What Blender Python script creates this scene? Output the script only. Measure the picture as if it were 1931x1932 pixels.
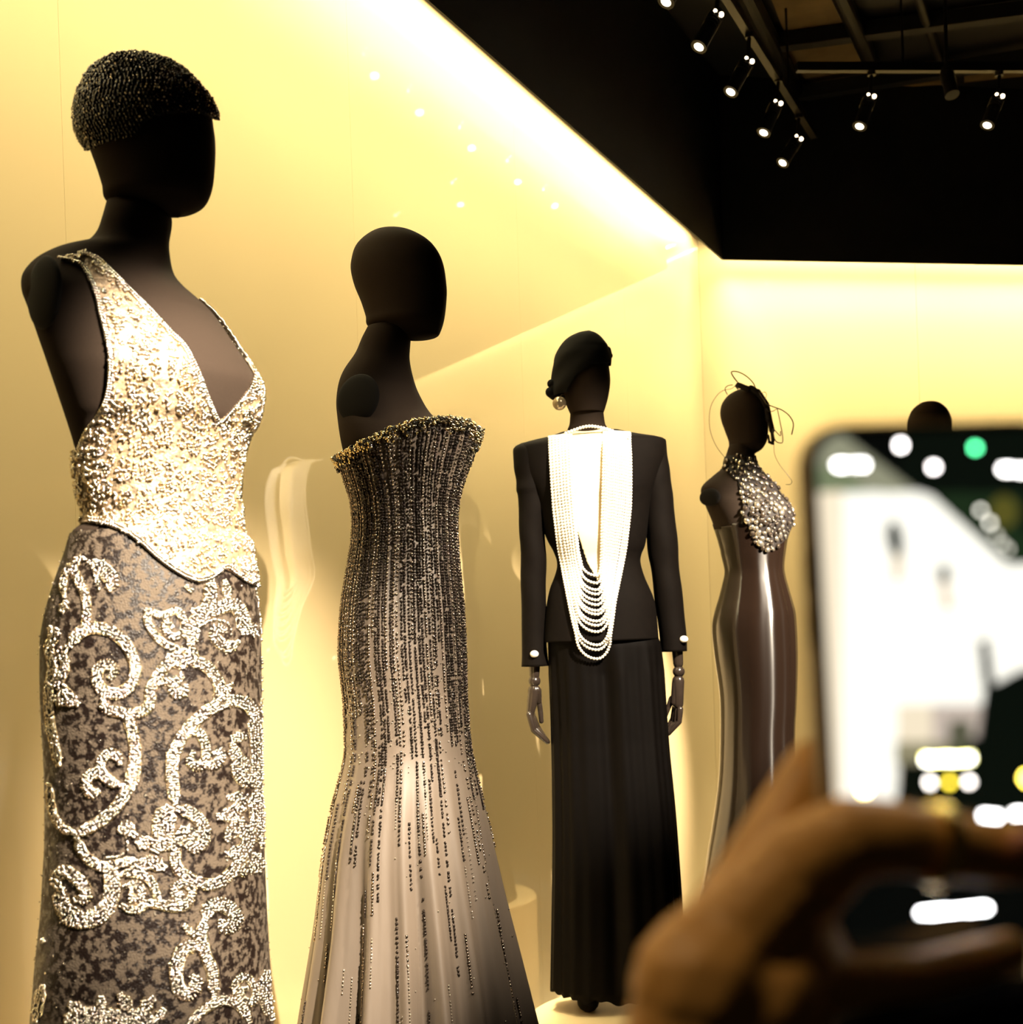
import bpy, bmesh, math, random
import numpy as np
from mathutils import Vector, Matrix, noise
from mathutils.bvhtree import BVHTree

random.seed(7); rng = np.random.default_rng(7)
S = bpy.context.scene
COL = S.collection
PI = math.pi
for o in list(bpy.data.objects): bpy.data.objects.remove(o)

# ------------------------------------------------------------------ camera, world, lights, exposure
F, CX, HY, EYE, ROLL = 2400.0, 965.5, 1180.0, 1.5, math.radians(2.0)
CR, SR = math.cos(ROLL), math.sin(ROLL)
cd = bpy.data.cameras.new('camera'); cam = bpy.data.objects.new('camera', cd); COL.objects.link(cam)
cd.sensor_fit = 'HORIZONTAL'; cd.sensor_width = 36; cd.lens = F/1931*36
cd.shift_y = (HY-966)/1931; cd.clip_start = 0.02
rv, uv, bv = Vector((CR, 0, -SR)), Vector((SR, 0, CR)), Vector((0, -1, 0))
cam.matrix_world = Matrix(((rv.x, uv.x, bv.x, 0), (rv.y, uv.y, bv.y, 0), (rv.z, uv.z, bv.z, EYE), (0, 0, 0, 1)))
cd.dof.use_dof = True; cd.dof.focus_distance = 2.5; cd.dof.aperture_fstop = 6.6
S.camera = cam
S.view_settings.view_transform = 'Standard'; S.view_settings.look = 'None'
S.view_settings.exposure = 0.0; S.view_settings.gamma = 1.0; S.view_settings.use_curve_mapping = False

w = bpy.data.worlds.new('world'); S.world = w; w.use_nodes = True
w.node_tree.nodes['Background'].inputs[0].default_value = (1.0, .8, .55, 1)
w.node_tree.nodes['Background'].inputs[1].default_value = .006

WD = Vector((.429, .903, 0)).normalized(); WN = Vector((WD.y, -WD.x, 0))     # left wall direction, normal to the room
W0 = Vector((-.175, 3.64, 0)); WS = 2.597                                     # a point on the wall, s of the corner
BD = Vector((.984, .179, 0)).normalized(); BN = Vector((BD.y, -BD.x, 0))
CORNER = W0+WD*WS
GAP = .14; FB = EYE+1.65                                                      # fascia offset and bottom height

def spot(pos, target, power, size_deg, blend=.6, radius=.03, color=(1, .86, .66)):
    l = bpy.data.lights.new('spot', 'SPOT'); l.energy = power; l.color = color
    l.spot_size = math.radians(size_deg); l.spot_blend = blend; l.shadow_soft_size = radius
    o = bpy.data.objects.new('spot', l); COL.objects.link(o); o.location = pos
    o.rotation_euler = (Vector(target)-Vector(pos)).to_track_quat('-Z', 'Y').to_euler(); return o
def strip(p0, p1, aim, power, width=.03, color=(1, .80, .46)):
    p0, p1 = Vector(p0), Vector(p1)
    l = bpy.data.lights.new('cove', 'AREA'); l.shape = 'RECTANGLE'; l.size = (p1-p0).length; l.size_y = width
    l.energy = power; l.color = color
    o = bpy.data.objects.new('cove', l); COL.objects.link(o); o.location = (p0+p1)/2
    x = (p1-p0).normalized(); z = -(Vector(aim)-x*Vector(aim).dot(x)).normalized(); y = z.cross(x)
    o.rotation_euler = Matrix((x, y, z)).transposed().to_euler(); return o
Z3 = lambda v, z: Vector((v.x, v.y, z))
# cove strips hidden behind the fascia: an open one and a narrow-beam wall washer beside it
WARM = (1, .87, .53)
Z0, Z1 = W0+WD*-2.6+WN*.07, W0+WD*(WS-.12)+WN*.07
Y0, Y1 = CORNER+BD*.1+BN*.07, CORNER+BD*4.0+BN*.07
strip(Z3(Z0, FB+.13), Z3(Z1, FB+.13), -WN*.1+Vector((0, 0, -1)), 52, color=WARM)
strip(Z3(Y0, FB+.13), Z3(Y1, FB+.13), -BN*.1+Vector((0, 0, -1)), 30, color=WARM)
for a_, b_, n_, e_, sp_, t_ in ((Z0, Z1, WN, 38, 64, .07), (Y0, Y1, BN, 58, 64, .07), (Z0, Z1, WN, 40, 26, .040), (Y0, Y1, BN, 22, 26, .040)):
    strip(Z3(a_+n_*.04, FB+.12), Z3(b_+n_*.04, FB+.12), -n_*t_+Vector((0, 0, -1)), e_, color=WARM).data.spread = math.radians(sp_)
# footlights behind the plinths, washing the wall from below
strip(Z3(Z0+WN*.02, .03), Z3(Z1+WN*.02, .03), -WN*.35+Vector((0, 0, 1)), 12, color=WARM)
# key spots on the mannequins (their fixtures hang outside the frame, over the visitors)
KEY = (1, .86, .67)
spot((.88, .27, 3.2), (-.27, 1.75, 1.56), 3500, 22, .55, color=KEY)
spot((1.75, 1.45, 3.1), (-.06, 2.50, 1.46), 1250, 25, .9, color=KEY)
spot((1.35, 1.05, 3.5), (.26, 3.44, 1.50), 2100, 19, .6, color=KEY)
spot((2.2, 2.9, 2.75), (.86, 4.40, 1.45), 2500, 26, .6, color=KEY)
spot((2.4, 2.2, 3.5), (1.60, 4.75, 1.2), 250, 16, .6, color=KEY)
# added fill spot that brightens the visitor's hand, standing for no known lamp
spot((-.95, .30, 3.3), (.14, .36, 1.40), 62, 34, .8, .06, color=(1, .74, .40))

# ------------------------------------------------------------------ pixel <-> world
def P(x, y, D):
    a, b = (x-CX)/F, (HY-y)/F
    return Vector(((a*CR+b*SR)*D, D, EYE+(-a*SR+b*CR)*D))
def unroll(x, y):
    a, b = x-CX, HY-y
    return CX+a*CR+b*SR, HY-(-a*SR+b*CR)
CAMP = Vector((0, 0, EYE))
def proj(p):
    X, Y, Z = p[..., 0], p[..., 1], p[..., 2]-EYE
    a, b = X/Y, Z/Y
    return CX+(a*CR-b*SR)*F, HY-(a*SR+b*CR)*F

# ------------------------------------------------------------------ helpers
def link(name, me, mats=None, parent=None):
    o = bpy.data.objects.new(name, me); COL.objects.link(o)
    if mats is not None:
        for m in (mats if isinstance(mats, (list, tuple)) else [mats]): me.materials.append(m)
    if parent is not None:
        o.parent = parent
        o.matrix_parent_inverse = parent_world(parent).inverted()
    return o
def parent_world(o):
    m = o.matrix_basis.copy()
    if o.parent: m = parent_world(o.parent) @ o.matrix_parent_inverse @ m
    return m
def tag(o, label=None, cat=None, group=None, kind=None):
    if label: o['label'] = label
    if cat: o['category'] = cat
    if group: o['group'] = group
    if kind: o['kind'] = kind
    return o
def thing(name, loc, label, cat, group=None):
    o = bpy.data.objects.new(name, None); COL.objects.link(o); o.location = loc; o.empty_display_size = .05
    return tag(o, label, cat, group)
def mesh_np(name, V, faces, smooth=True):
    me = bpy.data.meshes.new(name)
    V = np.asarray(V, dtype=np.float32).reshape(-1, 3)
    faces = np.asarray(faces, dtype=np.int32); k = faces.shape[1]
    me.vertices.add(len(V)); me.vertices.foreach_set('co', V.ravel())
    me.loops.add(faces.size); me.loops.foreach_set('vertex_index', faces.ravel())
    me.polygons.add(len(faces)); me.polygons.foreach_set('loop_start', np.arange(0, faces.size, k, dtype=np.int32))
    me.update(calc_edges=True); me.validate()
    if smooth: me.polygons.foreach_set('use_smooth', np.ones(len(me.polygons), dtype=bool))
    return me
def bm_mesh(name, bm, smooth=False):
    me = bpy.data.meshes.new(name); bmesh.ops.recalc_face_normals(bm, faces=bm.faces); bm.to_mesh(me); bm.free()
    if smooth: me.polygons.foreach_set('use_smooth', np.ones(len(me.polygons), dtype=bool))
    return me
def catmull(pts, n=8):
    p = np.array(pts, float)
    if len(p) < 3:
        t = np.linspace(0, 1, n*2)[:, None]; return p[0]*(1-t)+p[-1]*t
    q = np.vstack([2*p[0]-p[1], p, 2*p[-1]-p[-2]]); out = []
    for i in range(1, len(q)-2):
        a, b, c, d = q[i-1], q[i], q[i+1], q[i+2]
        for t in np.arange(n)/n:
            out.append(.5*(2*b+(c-a)*t+(2*a-5*b+4*c-d)*t*t+(3*b-a-3*c+d)*t**3))
    out.append(q[-2]); return np.array(out)
def resample(pts, step):
    d = np.r_[0, np.cumsum(np.linalg.norm(np.diff(pts, axis=0), axis=1))]
    n = max(2, int(d[-1]/step)+1); t = np.linspace(0, d[-1], n)
    return np.stack([np.interp(t, d, pts[:, k]) for k in range(pts.shape[1])], 1)
def inside(px, py, poly):
    px, py = np.asarray(px, float), np.asarray(py, float); c = np.zeros(px.shape, bool); n = len(poly)
    for i in range(n):
        x0, y0 = poly[i]; x1, y1 = poly[i-1]
        if y0 == y1: continue
        m = ((y0 > py) != (y1 > py)) & (px < (x1-x0)*(py-y0)/(y1-y0)+x0); c ^= m
    return c
def box_bm(bm, c, size, R=None):
    r = bmesh.ops.create_cube(bm, size=1)['verts']
    M = Matrix.Translation(c) @ (R.to_4x4() if R else Matrix.Identity(4)) @ Matrix.Diagonal((*size, 1))
    bmesh.ops.transform(bm, matrix=M, verts=r); return r
def frame(d):
    return d.to_track_quat('Z', 'Y').to_matrix()
def capsule_bm(bm, p0, p1, r0, r1, seg=14, ends=4, flat=1.0, side=None):
    """tapered capsule from p0 to p1; flat squeezes it across `side`"""
    p0, p1 = Vector(p0), Vector(p1); z = (p1-p0).normalized(); L = (p1-p0).length
    s = Vector(side) if side is not None else z.orthogonal()
    x = (s-z*s.dot(z)).normalized(); y = z.cross(x); prof = []
    for i in range(ends+1):
        a = PI/2*i/ends; prof.append((-r0*math.cos(a), r0*math.sin(a)))
    for i in range(ends+1):
        a = PI/2*i/ends; prof.append((L+r1*math.sin(a), r1*math.cos(a)))
    rings = []
    for h, r in prof:
        if r < 1e-6: rings.append([bm.verts.new(p0+z*h)]); continue
        rings.append([bm.verts.new(p0+z*h+x*(r*flat*math.cos(2*PI*k/seg))+y*(r*math.sin(2*PI*k/seg))) for k in range(seg)])
    for A, B in zip(rings, rings[1:]):
        for k in range(seg):
            q = [A[k % len(A)], A[(k+1) % len(A)], B[(k+1) % len(B)], B[k % len(B)]]
            u = []
            for v in q:
                if v not in u: u.append(v)
            if len(u) > 2: bm.faces.new(u)
def cyl_bm(bm, p0, p1, r0, r1=None, seg=20):
    p0, p1 = Vector(p0), Vector(p1); r1 = r0 if r1 is None else r1
    R = frame((p1-p0).normalized()); A, B = [], []
    for k in range(seg):
        v = R @ Vector((math.cos(2*PI*k/seg), math.sin(2*PI*k/seg), 0))
        A.append(bm.verts.new(p0+v*r0)); B.append(bm.verts.new(p1+v*r1))
    for k in range(seg): bm.faces.new((A[k], A[(k+1) % seg], B[(k+1) % seg], B[k]))
    bm.faces.new(A[::-1]); bm.faces.new(B)
def tube(name, pts, r, m, parent=None, seg=6, taper=None):
    pts = np.asarray(pts, float); n = len(pts); V = []; prev = None
    T = np.gradient(pts, axis=0)
    for i in range(n):
        t = Vector(T[i]).normalized()
        x = t.orthogonal().normalized() if prev is None else (prev-t*prev.dot(t)).normalized()
        prev = x; y = t.cross(x); rr = r if taper is None else r*taper[i]
        for k in range(seg): V.append(Vector(pts[i])+x*(rr*math.cos(2*PI*k/seg))+y*(rr*math.sin(2*PI*k/seg)))
    Fc = [(i*seg+k, i*seg+(k+1) % seg, (i+1)*seg+(k+1) % seg, (i+1)*seg+k) for i in range(n-1) for k in range(seg)]
    return link(name, mesh_np(name, [tuple(v) for v in V], Fc), m, parent)

def tmpl(kind):
    bm = bmesh.new()
    if kind == 'ico': bmesh.ops.create_icosphere(bm, subdivisions=1, radius=1)
    elif kind == 'ico2': bmesh.ops.create_icosphere(bm, subdivisions=2, radius=1)
    elif kind == 'box': bmesh.ops.create_cube(bm, size=2); bmesh.ops.triangulate(bm, faces=bm.faces)
    elif kind == 'octa':
        v = [bm.verts.new(c) for c in ((1, 0, 0), (0, 1, 0), (-1, 0, 0), (0, -1, 0), (0, 0, 1), (0, 0, -1))]
        for k in range(4): bm.faces.new((v[k], v[(k+1) % 4], v[4])); bm.faces.new((v[(k+1) % 4], v[k], v[5]))
    bm.verts.index_update(); V = np.array([v.co[:] for v in bm.verts]); Fc = np.array([[v.index for v in f.verts] for f in bm.faces]); bm.free()
    return V, Fc
TM = {k: tmpl(k) for k in ('ico', 'ico2', 'box', 'octa')}
def beads(name, pos, nrm, size, kind, m, parent, dirs=None, smooth=False, tilt=0.0, stuff=True):
    pos = np.asarray(pos, float); N = len(pos); nrm = np.asarray(nrm, float)
    if tilt: nrm = nrm+rng.normal(0, tilt, nrm.shape)
    nrm = nrm/np.linalg.norm(nrm, axis=1)[:, None]
    d = rng.normal(size=(N, 3)) if dirs is None else np.asarray(dirs, float)
    t = d-nrm*(d*nrm).sum(1)[:, None]; t /= np.linalg.norm(t, axis=1)[:, None]+1e-9
    b = np.cross(nrm, t); size = np.asarray(size, float)
    if size.ndim == 1: size = np.repeat(size[:, None], 3, 1)
    V, Fc = TM[kind]
    W = pos[:, None]+V[None, :, 0:1]*(t*size[:, 0:1])[:, None]+V[None, :, 1:2]*(b*size[:, 1:2])[:, None]+V[None, :, 2:3]*(nrm*size[:, 2:3])[:, None]
    Fa = (Fc[None]+(np.arange(N)*len(V))[:, None, None]).reshape(-1, Fc.shape[1])
    o = link(name, mesh_np(name, W, Fa, smooth), m, parent)
    if stuff: o['kind'] = 'stuff'
    return o

# ------------------------------------------------------------------ materials
def mat(name, base, rough=.5, metal=0., var=.15, scale=40., bump=0., bscale=300., coat=0., coat_r=.05, sheen=0., spec=.5, aniso=0., base2=None, detail=4, stretch=None, ior=None):
    m = bpy.data.materials.new(name); m.use_nodes = True; nt = m.node_tree; N = nt.nodes; L = nt.links
    b = N['Principled BSDF']
    tc = N.new('ShaderNodeTexCoord'); no = N.new('ShaderNodeTexNoise'); no.inputs['Scale'].default_value = scale; no.inputs['Detail'].default_value = detail
    src = tc.outputs['Object']
    if stretch:
        mp = N.new('ShaderNodeMapping'); mp.inputs['Scale'].default_value = stretch; L.new(src, mp.inputs[0]); src = mp.outputs[0]
    L.new(src, no.inputs['Vector'])
    rp = N.new('ShaderNodeValToRGB'); c2 = base2 or tuple(c*(1-var) for c in base)
    rp.color_ramp.elements[0].color = (*c2, 1); rp.color_ramp.elements[1].color = (*base, 1)
    rp.color_ramp.elements[0].position = .35; rp.color_ramp.elements[1].position = .65
    L.new(no.outputs['Fac'], rp.inputs[0]); L.new(rp.outputs[0], b.inputs['Base Color'])
    b.inputs['Roughness'].default_value = rough; b.inputs['Metallic'].default_value = metal
    b.inputs['Specular IOR Level'].default_value = spec
    b.inputs['Coat Weight'].default_value = coat; b.inputs['Coat Roughness'].default_value = coat_r
    b.inputs['Sheen Weight'].default_value = sheen; b.inputs['Anisotropic'].default_value = aniso
    if ior: b.inputs['Coat IOR'].default_value = ior
    if bump:
        n2 = N.new('ShaderNodeTexNoise'); n2.inputs['Scale'].default_value = bscale; L.new(src, n2.inputs['Vector'])
        bp = N.new('ShaderNodeBump'); bp.inputs['Strength'].default_value = bump; bp.inputs['Distance'].default_value = .002
        L.new(n2.outputs['Fac'], bp.inputs['Height']); L.new(bp.outputs[0], b.inputs['Normal'])
    return m
def vertical_gloss(m):
    nt = m.node_tree; t = nt.nodes.new('ShaderNodeTangent'); t.direction_type = 'RADIAL'; t.axis = 'Z'; b = nt.nodes['Principled BSDF']
    nt.links.new(t.outputs[0], b.inputs['Tangent']); b.inputs['Anisotropic Rotation'].default_value = .25
def emit(name, col, strength):
    m = bpy.data.materials.new(name); m.use_nodes = True; b = m.node_tree.nodes['Principled BSDF']
    b.inputs['Base Color'].default_value = (.02, .02, .02, 1)
    b.inputs['Emission Color'].default_value = (*col, 1); b.inputs['Emission Strength'].default_value = strength
    return m
M = {}
M['wall'] = mat('lacquered_yellow_panel', (.70, .535, .285), .45, var=.06, scale=1.3, coat=1.0, coat_r=.03, detail=2, ior=1.8)
M['groove'] = mat('panel_backing', (.55, .44, .19), .7)
M['blackpaint'] = mat('matte_black_paint', (.012, .010, .008), .55, var=.3, scale=6, spec=.3)
M['ceiltile'] = mat('brown_ceiling_tile', (.16, .10, .035), .9, var=.25, scale=9)
M['floor'] = mat('dark_floor', (.05, .04, .03), .5, var=.3, scale=5)
M['plinth'] = mat('cream_plinth_lacquer', (.62, .48, .27), .5, var=.06, scale=6)
M['fabric'] = mat('black_mannequin_cloth', (.022, .0150, .0108), .8, var=.12, scale=500, bump=.15, bscale=1500, spec=.05)
M['discfab'] = mat('armhole_cap_cloth', (.0035, .0026, .002), .95, var=.12, scale=500, spec=.2)
M['silver'] = mat('silver_bead', (.92, .84, .70), .16, metal=1., var=.22, scale=160)
M['gold'] = mat('pale_gold_bead', (.88, .68, .36), .16, metal=1., var=.3, scale=160)
M['lace'] = mat('champagne_lace', (.36, .26, .155), .5, metal=.35, var=.75, scale=110, bump=.8, bscale=260)
M['jet'] = mat('black_jet_bead', (.012, .011, .009), .12, var=.3, scale=90, spec=.7)
M['capcloth'] = mat('black_cap_cloth', (.008, .007, .006), .6, spec=.2)
M['satin'] = mat('taupe_satin', (.078, .060, .045), .42, var=.14, scale=14, bump=.25, bscale=60, stretch=(1, 1, .25))
M['bugle'] = mat('dark_bugle_bead', (.045, .033, .026), .13, metal=.75, var=.45, scale=120)
M['bugle2'] = mat('smoky_bugle_bead', (.34, .27, .21), .22, metal=1., var=.5, scale=120)
M['wool'] = mat('black_wool', (.0036, .0022, .0014), .8, var=.2, scale=60, bump=.1, spec=.08)
M['trouser'] = mat('black_crepe', (.0024, .0016, .0012), .6, var=.2, scale=40, spec=.08)
M['velvet'] = mat('black_velvet', (.005, .0045, .004), .9, spec=.1)
M['ivory'] = mat('ivory_silk', (.80, .66, .40), .6, var=.05, scale=20)
M['pearl'] = mat('cream_pearl', (.93, .86, .74), .22, var=.05, scale=60, coat=.5, coat_r=.1)
M['pearlgold'] = mat('champagne_pearl', (.36, .28, .175), .2, metal=.5, var=.08, scale=60)
M['handblack'] = mat('lacquered_black_hand', (.030, .021, .016), .24, var=.15, scale=40, spec=.6)
M['gown'] = mat('liquid_black_satin', (.0085, .0048, .0032), .24, var=.15, scale=10, bump=.10, bscale=24, spec=.5, stretch=(1, 1, .12), aniso=.96)
vertical_gloss(M['gown'])
M['wire'] = mat('dark_wire', (.03, .02, .01), .4, spec=.4)
M['veil'] = mat('black_veil_petal', (.012, .009, .008), .7, spec=.2)
M['stone'] = mat('smoky_crystal', (.85, .76, .62), .10, metal=.9, var=.5, scale=70)
M['darkstone'] = mat('dark_crystal', (.10, .075, .055), .10, metal=.7, var=.5, scale=70)
M['lampmetal'] = mat('black_lamp_metal', (.007, .0055, .0045), .4, metal=.2, spec=.4)
M['lens'] = emit('lit_lens', (1., .82, .55), 11)
M['vent'] = emit('lit_vent', (1., .74, .45), 9)
M['phone'] = mat('smoked_phone_case', (.26, .19, .10), .45, var=.1)
M['bezel'] = mat('black_glass_bezel', (.006, .006, .006), .12, var=.1)
M['camglass'] = mat('camera_lens_glass', (.01, .01, .012), .05)
M['skin'] = mat('warm_skin', (.62, .315, .080), .55, var=.14, scale=30, bump=.15, bscale=120)
M['nail'] = mat('bare_nail', (.62, .25, .16), .3, var=.08)
M['sleeve'] = mat('black_sleeve_knit', (.006, .005, .005), .9, var=.3, scale=90, spec=.1)
M['ring'] = mat('yellow_gold', (.95, .66, .14), .25, metal=1., var=.1)
def skirt_mat():
    m = bpy.data.materials.new('sequinned_mesh'); m.use_nodes = True; nt = m.node_tree; N = nt.nodes; L = nt.links; b = N['Principled BSDF']
    tc = N.new('ShaderNodeTexCoord'); mp = N.new('ShaderNodeMapping'); mp.inputs['Scale'].default_value = (1, 1, 1.0); L.new(tc.outputs['Object'], mp.inputs[0])
    n1 = N.new('ShaderNodeTexNoise'); n1.inputs['Scale'].default_value = 95; n1.inputs['Detail'].default_value = 5; n1.inputs['Roughness'].default_value = .65
    n2 = N.new('ShaderNodeTexNoise'); n2.inputs['Scale'].default_value = 420; n2.inputs['Detail'].default_value = 2
    L.new(mp.outputs[0], n1.inputs['Vector']); L.new(mp.outputs[0], n2.inputs['Vector'])
    r = N.new('ShaderNodeValToRGB'); r.color_ramp.interpolation = 'LINEAR'
    e = r.color_ramp.elements; e[0].position = .485; e[0].color = (.006, .0033, .0025, 1); e[1].position = .525; e[1].color = (.058, .043, .030, 1)
    L.new(n1.outputs['Fac'], r.inputs[0]); L.new(r.outputs[0], b.inputs['Base Color'])
    r2 = N.new('ShaderNodeMapRange'); r2.inputs[1].default_value = .45; r2.inputs[2].default_value = .55; r2.inputs[3].default_value = .38; r2.inputs[4].default_value = .8; b.inputs['Specular IOR Level'].default_value = .25
    L.new(n1.outputs['Fac'], r2.inputs[0]); L.new(r2.outputs[0], b.inputs['Roughness'])
    bp = N.new('ShaderNodeBump'); bp.inputs['Strength'].default_value = .7; bp.inputs['Distance'].default_value = .002; L.new(n2.outputs['Fac'], bp.inputs['Height']); L.new(bp.outputs[0], b.inputs['Normal'])
    return m
M['skirt'] = skirt_mat()

# ------------------------------------------------------------------ lofted bodies measured from their outlines
class Body:
    def __init__(s, left, right, D, psi=0., ratio=.7, inset=0., smooth=2, power=2.0, dy=None):
        s.D = D; s.psi = math.radians(psi); s.power = power
        def prep(pts):
            q = catmull([unroll(*p) for p in pts], 6)
            y = np.maximum.accumulate(q[:, 1]+np.arange(len(q))*1e-6); return y, q[:, 0]
        yl, xl = prep(left); yr, xr = prep(right)
        s.y0, s.y1 = max(yl[0], yr[0]), min(yl[-1], yr[-1])
        s.ys = np.linspace(s.y0, s.y1, 600)
        XL, XR = np.interp(s.ys, yl, xl)+inset, np.interp(s.ys, yr, xr)-inset
        for _ in range(smooth):
            for A in (XL, XR): A[1:-1] = .25*A[:-2]+.5*A[1:-1]+.25*A[2:]
        XR = np.maximum(XR, XL+.2)
        wl, wr = (XL-CX)/F*D, (XR-CX)/F*D
        s.cx = (wl+wr)/2; s.cy = np.full_like(s.cx, D)
        if dy: s.cy = s.cy+np.interp(s.ys, [unroll(CX, q[0])[1] for q in dy], [q[1] for q in dy])
        s.al = np.arctan2(s.cx, D)
        hx = (wr-wl)/2*np.cos(s.al)
        if isinstance(ratio, (list, tuple)): r = np.interp(s.ys, [q[0] for q in ratio], [q[1] for q in ratio])
        else: r = np.full_like(hx, ratio)
        s.a = hx/np.sqrt(math.cos(s.psi)**2+(r*math.sin(s.psi))**2); s.b = s.a*r
    def zof(s, y): return EYE-(y-HY)/F*s.D
    def at(s, th, y, off=0., mod=None):
        """points for arrays theta, y (unrolled pixel heights)"""
        th, y = np.asarray(th, float), np.asarray(y, float)
        g = lambda A: np.interp(y, s.ys, A)
        c, n = np.cos(th), np.sin(th)
        if s.power != 2: e = 2/s.power; c, n = np.sign(c)*np.abs(c)**e, np.sign(n)*np.abs(n)**e
        k = 1 if mod is None else mod(th, y)
        a, b = (g(s.a)+off)*k, (g(s.b)+off)*k
        u, v = a*c, b*n; cp, sp = math.cos(s.psi), math.sin(s.psi)
        lx, ly = u*cp-v*sp, u*sp+v*cp
        al = g(s.al); ca, sa = np.cos(al), np.sin(al)
        return np.stack([g(s.cx)+lx*ca+ly*sa, g(s.cy)-lx*sa+ly*ca, s.zof(y)], -1)
    def grid(s, nth=72, nz=120, y0=None, y1=None, off=0., mod=None, ends=False):
        y0 = s.y0 if y0 is None else y0; y1 = s.y1 if y1 is None else y1
        t = np.linspace(0, 1, nz)
        if ends: t = (1-np.cos(t*PI))/2
        y = y0+(y1-y0)*t; th = np.linspace(0, 2*PI, nth, endpoint=False)
        Y, T = np.meshgrid(y, th, indexing='ij')
        return s.at(T, Y, off, mod)
    def mesh(s, name, G, mask=None, caps=True):
        nz, nth = G.shape[:2]; i, k = np.meshgrid(np.arange(nz-1), np.arange(nth), indexing='ij')
        k2 = (k+1) % nth
        Fc = np.stack([i*nth+k, (i+1)*nth+k, (i+1)*nth+k2, i*nth+k2], -1)
        V = G.reshape(-1, 3)
        if mask is not None:
            Fc = Fc[mask]; used, inv = np.unique(Fc, return_inverse=True); V = V[used]; Fc = inv.reshape(Fc.shape)
            return mesh_np(name, V, Fc)
        Fc = Fc.reshape(-1, 4)
        if caps:
            top, bot = G[0].mean(0), G[-1].mean(0); n = len(V); V = np.vstack([V, top, bot]); kk = np.arange(nth)
            Fc = np.vstack([Fc, np.stack([kk, (kk+1) % nth, np.full(nth, n), np.full(nth, n)], -1)[:, [0, 1, 2, 2]],
                            np.stack([(nz-1)*nth+kk, np.full(nth, n+1), np.full(nth, n+1), (nz-1)*nth+(kk+1) % nth], -1)])
            tri = Fc[-2*nth:]; me = bpy.data.meshes.new(name)
            me.from_pydata([tuple(v) for v in V], [], [tuple(f) for f in Fc[:-2*nth]]+[tuple(dict.fromkeys(f)) for f in tri.tolist()])
            me.polygons.foreach_set('use_smooth', np.ones(len(me.polygons), dtype=bool)); return me
        return mesh_np(name, V, Fc)
    def faces_info(s, G):
        C = (G[:-1]+G[1:])/2; C = (C+np.roll(C, -1, 1))/2
        du = np.roll(G, -1, 1)-G; dv = np.vstack([G[1:]-G[:-1]]); n = np.cross(dv, du[:-1])
        n /= np.linalg.norm(n, axis=-1)[..., None]+1e-12
        cen = C.mean(1, keepdims=True); sgn = np.sign((n*(C-cen)).sum(-1)); n *= sgn[..., None]
        vis = (n*(C-np.array(CAMP))).sum(-1) < 0
        px, py = proj(C); return C, n, vis, px, py
    def bvh(s, G):
        nz, nth = G.shape[:2]
        Fc = [(i*nth+k, (i+1)*nth+k, (i+1)*nth+(k+1) % nth, i*nth+(k+1) % nth) for i in range(nz-1) for k in range(nth)]
        return BVHTree.FromPolygons([tuple(v) for v in G.reshape(-1, 3)], Fc)
    def mirror(s, p, n):
        y = HY+(EYE-p[:, 2])*F/s.D; cx, cy = np.interp(y, s.ys, s.cx), np.interp(y, s.ys, s.cy)
        q = p.copy(); q[:, 0] = 2*cx-p[:, 0]; q[:, 1] = 2*cy-p[:, 1]; m = n*np.array([-1, -1, 1]); return q, m
def cast(bvh, px, py):
    d = (P(px, py, 1)-CAMP).normalized(); h = bvh.ray_cast(CAMP, d)
    if h[0] is None: return None
    n = h[1]
    if n.dot(d) > 0: n = -n
    return h[0], n
def castall(bvh, pts):
    A, B = [], []
    for x, y in pts:
        h = cast(bvh, x, y)
        if h: A.append(h[0][:]); B.append(h[1][:])
    return np.array(A).reshape(-1, 3), np.array(B).reshape(-1, 3)
def facings(G_info): pass
def scaled(pts, sc, ox, oy): return [(x*sc+ox, y*sc+oy) for x, y in pts]

def disc_on(name, bvh, px, py, rx, ry, m, parent, dirv, thick=.006):
    h = cast(bvh, px, py)
    if not h: return
    n = (h[1]*.35+Vector(dirv).normalized()*.65).normalized(); bm = bmesh.new(); R = frame(n)
    r = bmesh.ops.create_uvsphere(bm, u_segments=32, v_segments=10, radius=1)['verts']
    bmesh.ops.transform(bm, matrix=Matrix.Translation(h[0]) @ R.to_4x4() @ Matrix.Diagonal((rx, ry, thick, 1)), verts=r)
    return link(name, bm_mesh(name, bm, True), m, parent)

# ------------------------------------------------------------------ the room
def slab(name, p0, d, n, L, z0, z1, th, m, parent=None, kind='structure'):
    """upright slab whose front face starts at p0, runs along d for L; n points out of its face"""
    bm = bmesh.new(); c = Vector(p0)+d*(L/2)-n*(th/2); c.z = (z0+z1)/2
    R = Matrix((d, -n, Vector((0, 0, 1)))).transposed()
    box_bm(bm, c, (L, th, z1-z0), R); o = link(name, bm_mesh(name, bm), m, parent)
    if kind and parent is None: o['kind'] = kind
    return o
WTOP = FB+.42
wl = slab('wall_left', W0+WD*-3.6-WN*.022, WD, WN, 3.6+WS+.01, 0, WTOP, .10, M['groove'])
edges = [-3.6, -2.44, -1.442, -.445, .555, 1.555, WS]
for e0, e1 in zip(edges, edges[1:]):
    slab('panel', W0+WD*(e0+.0004), WD, WN, e1-e0-.0008, 0, WTOP, .022, M['wall'], wl)
wb = slab('wall_back', CORNER-BN*.022, BD, BN, 4.4, 0, WTOP, .10, M['groove'])
for k in range(4):
    slab('panel', CORNER+BD*(1.1*k+.001), BD, BN, 1.098, 0, WTOP, .022, M['wall'], wb)
CEIL = EYE+2.5
FC = Vector((1.034, 5.86, 0))
slab('trim_1', FC+WD*-6.2, WD, WN, 6.2, FB, CEIL, .008, M['blackpaint'])
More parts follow.
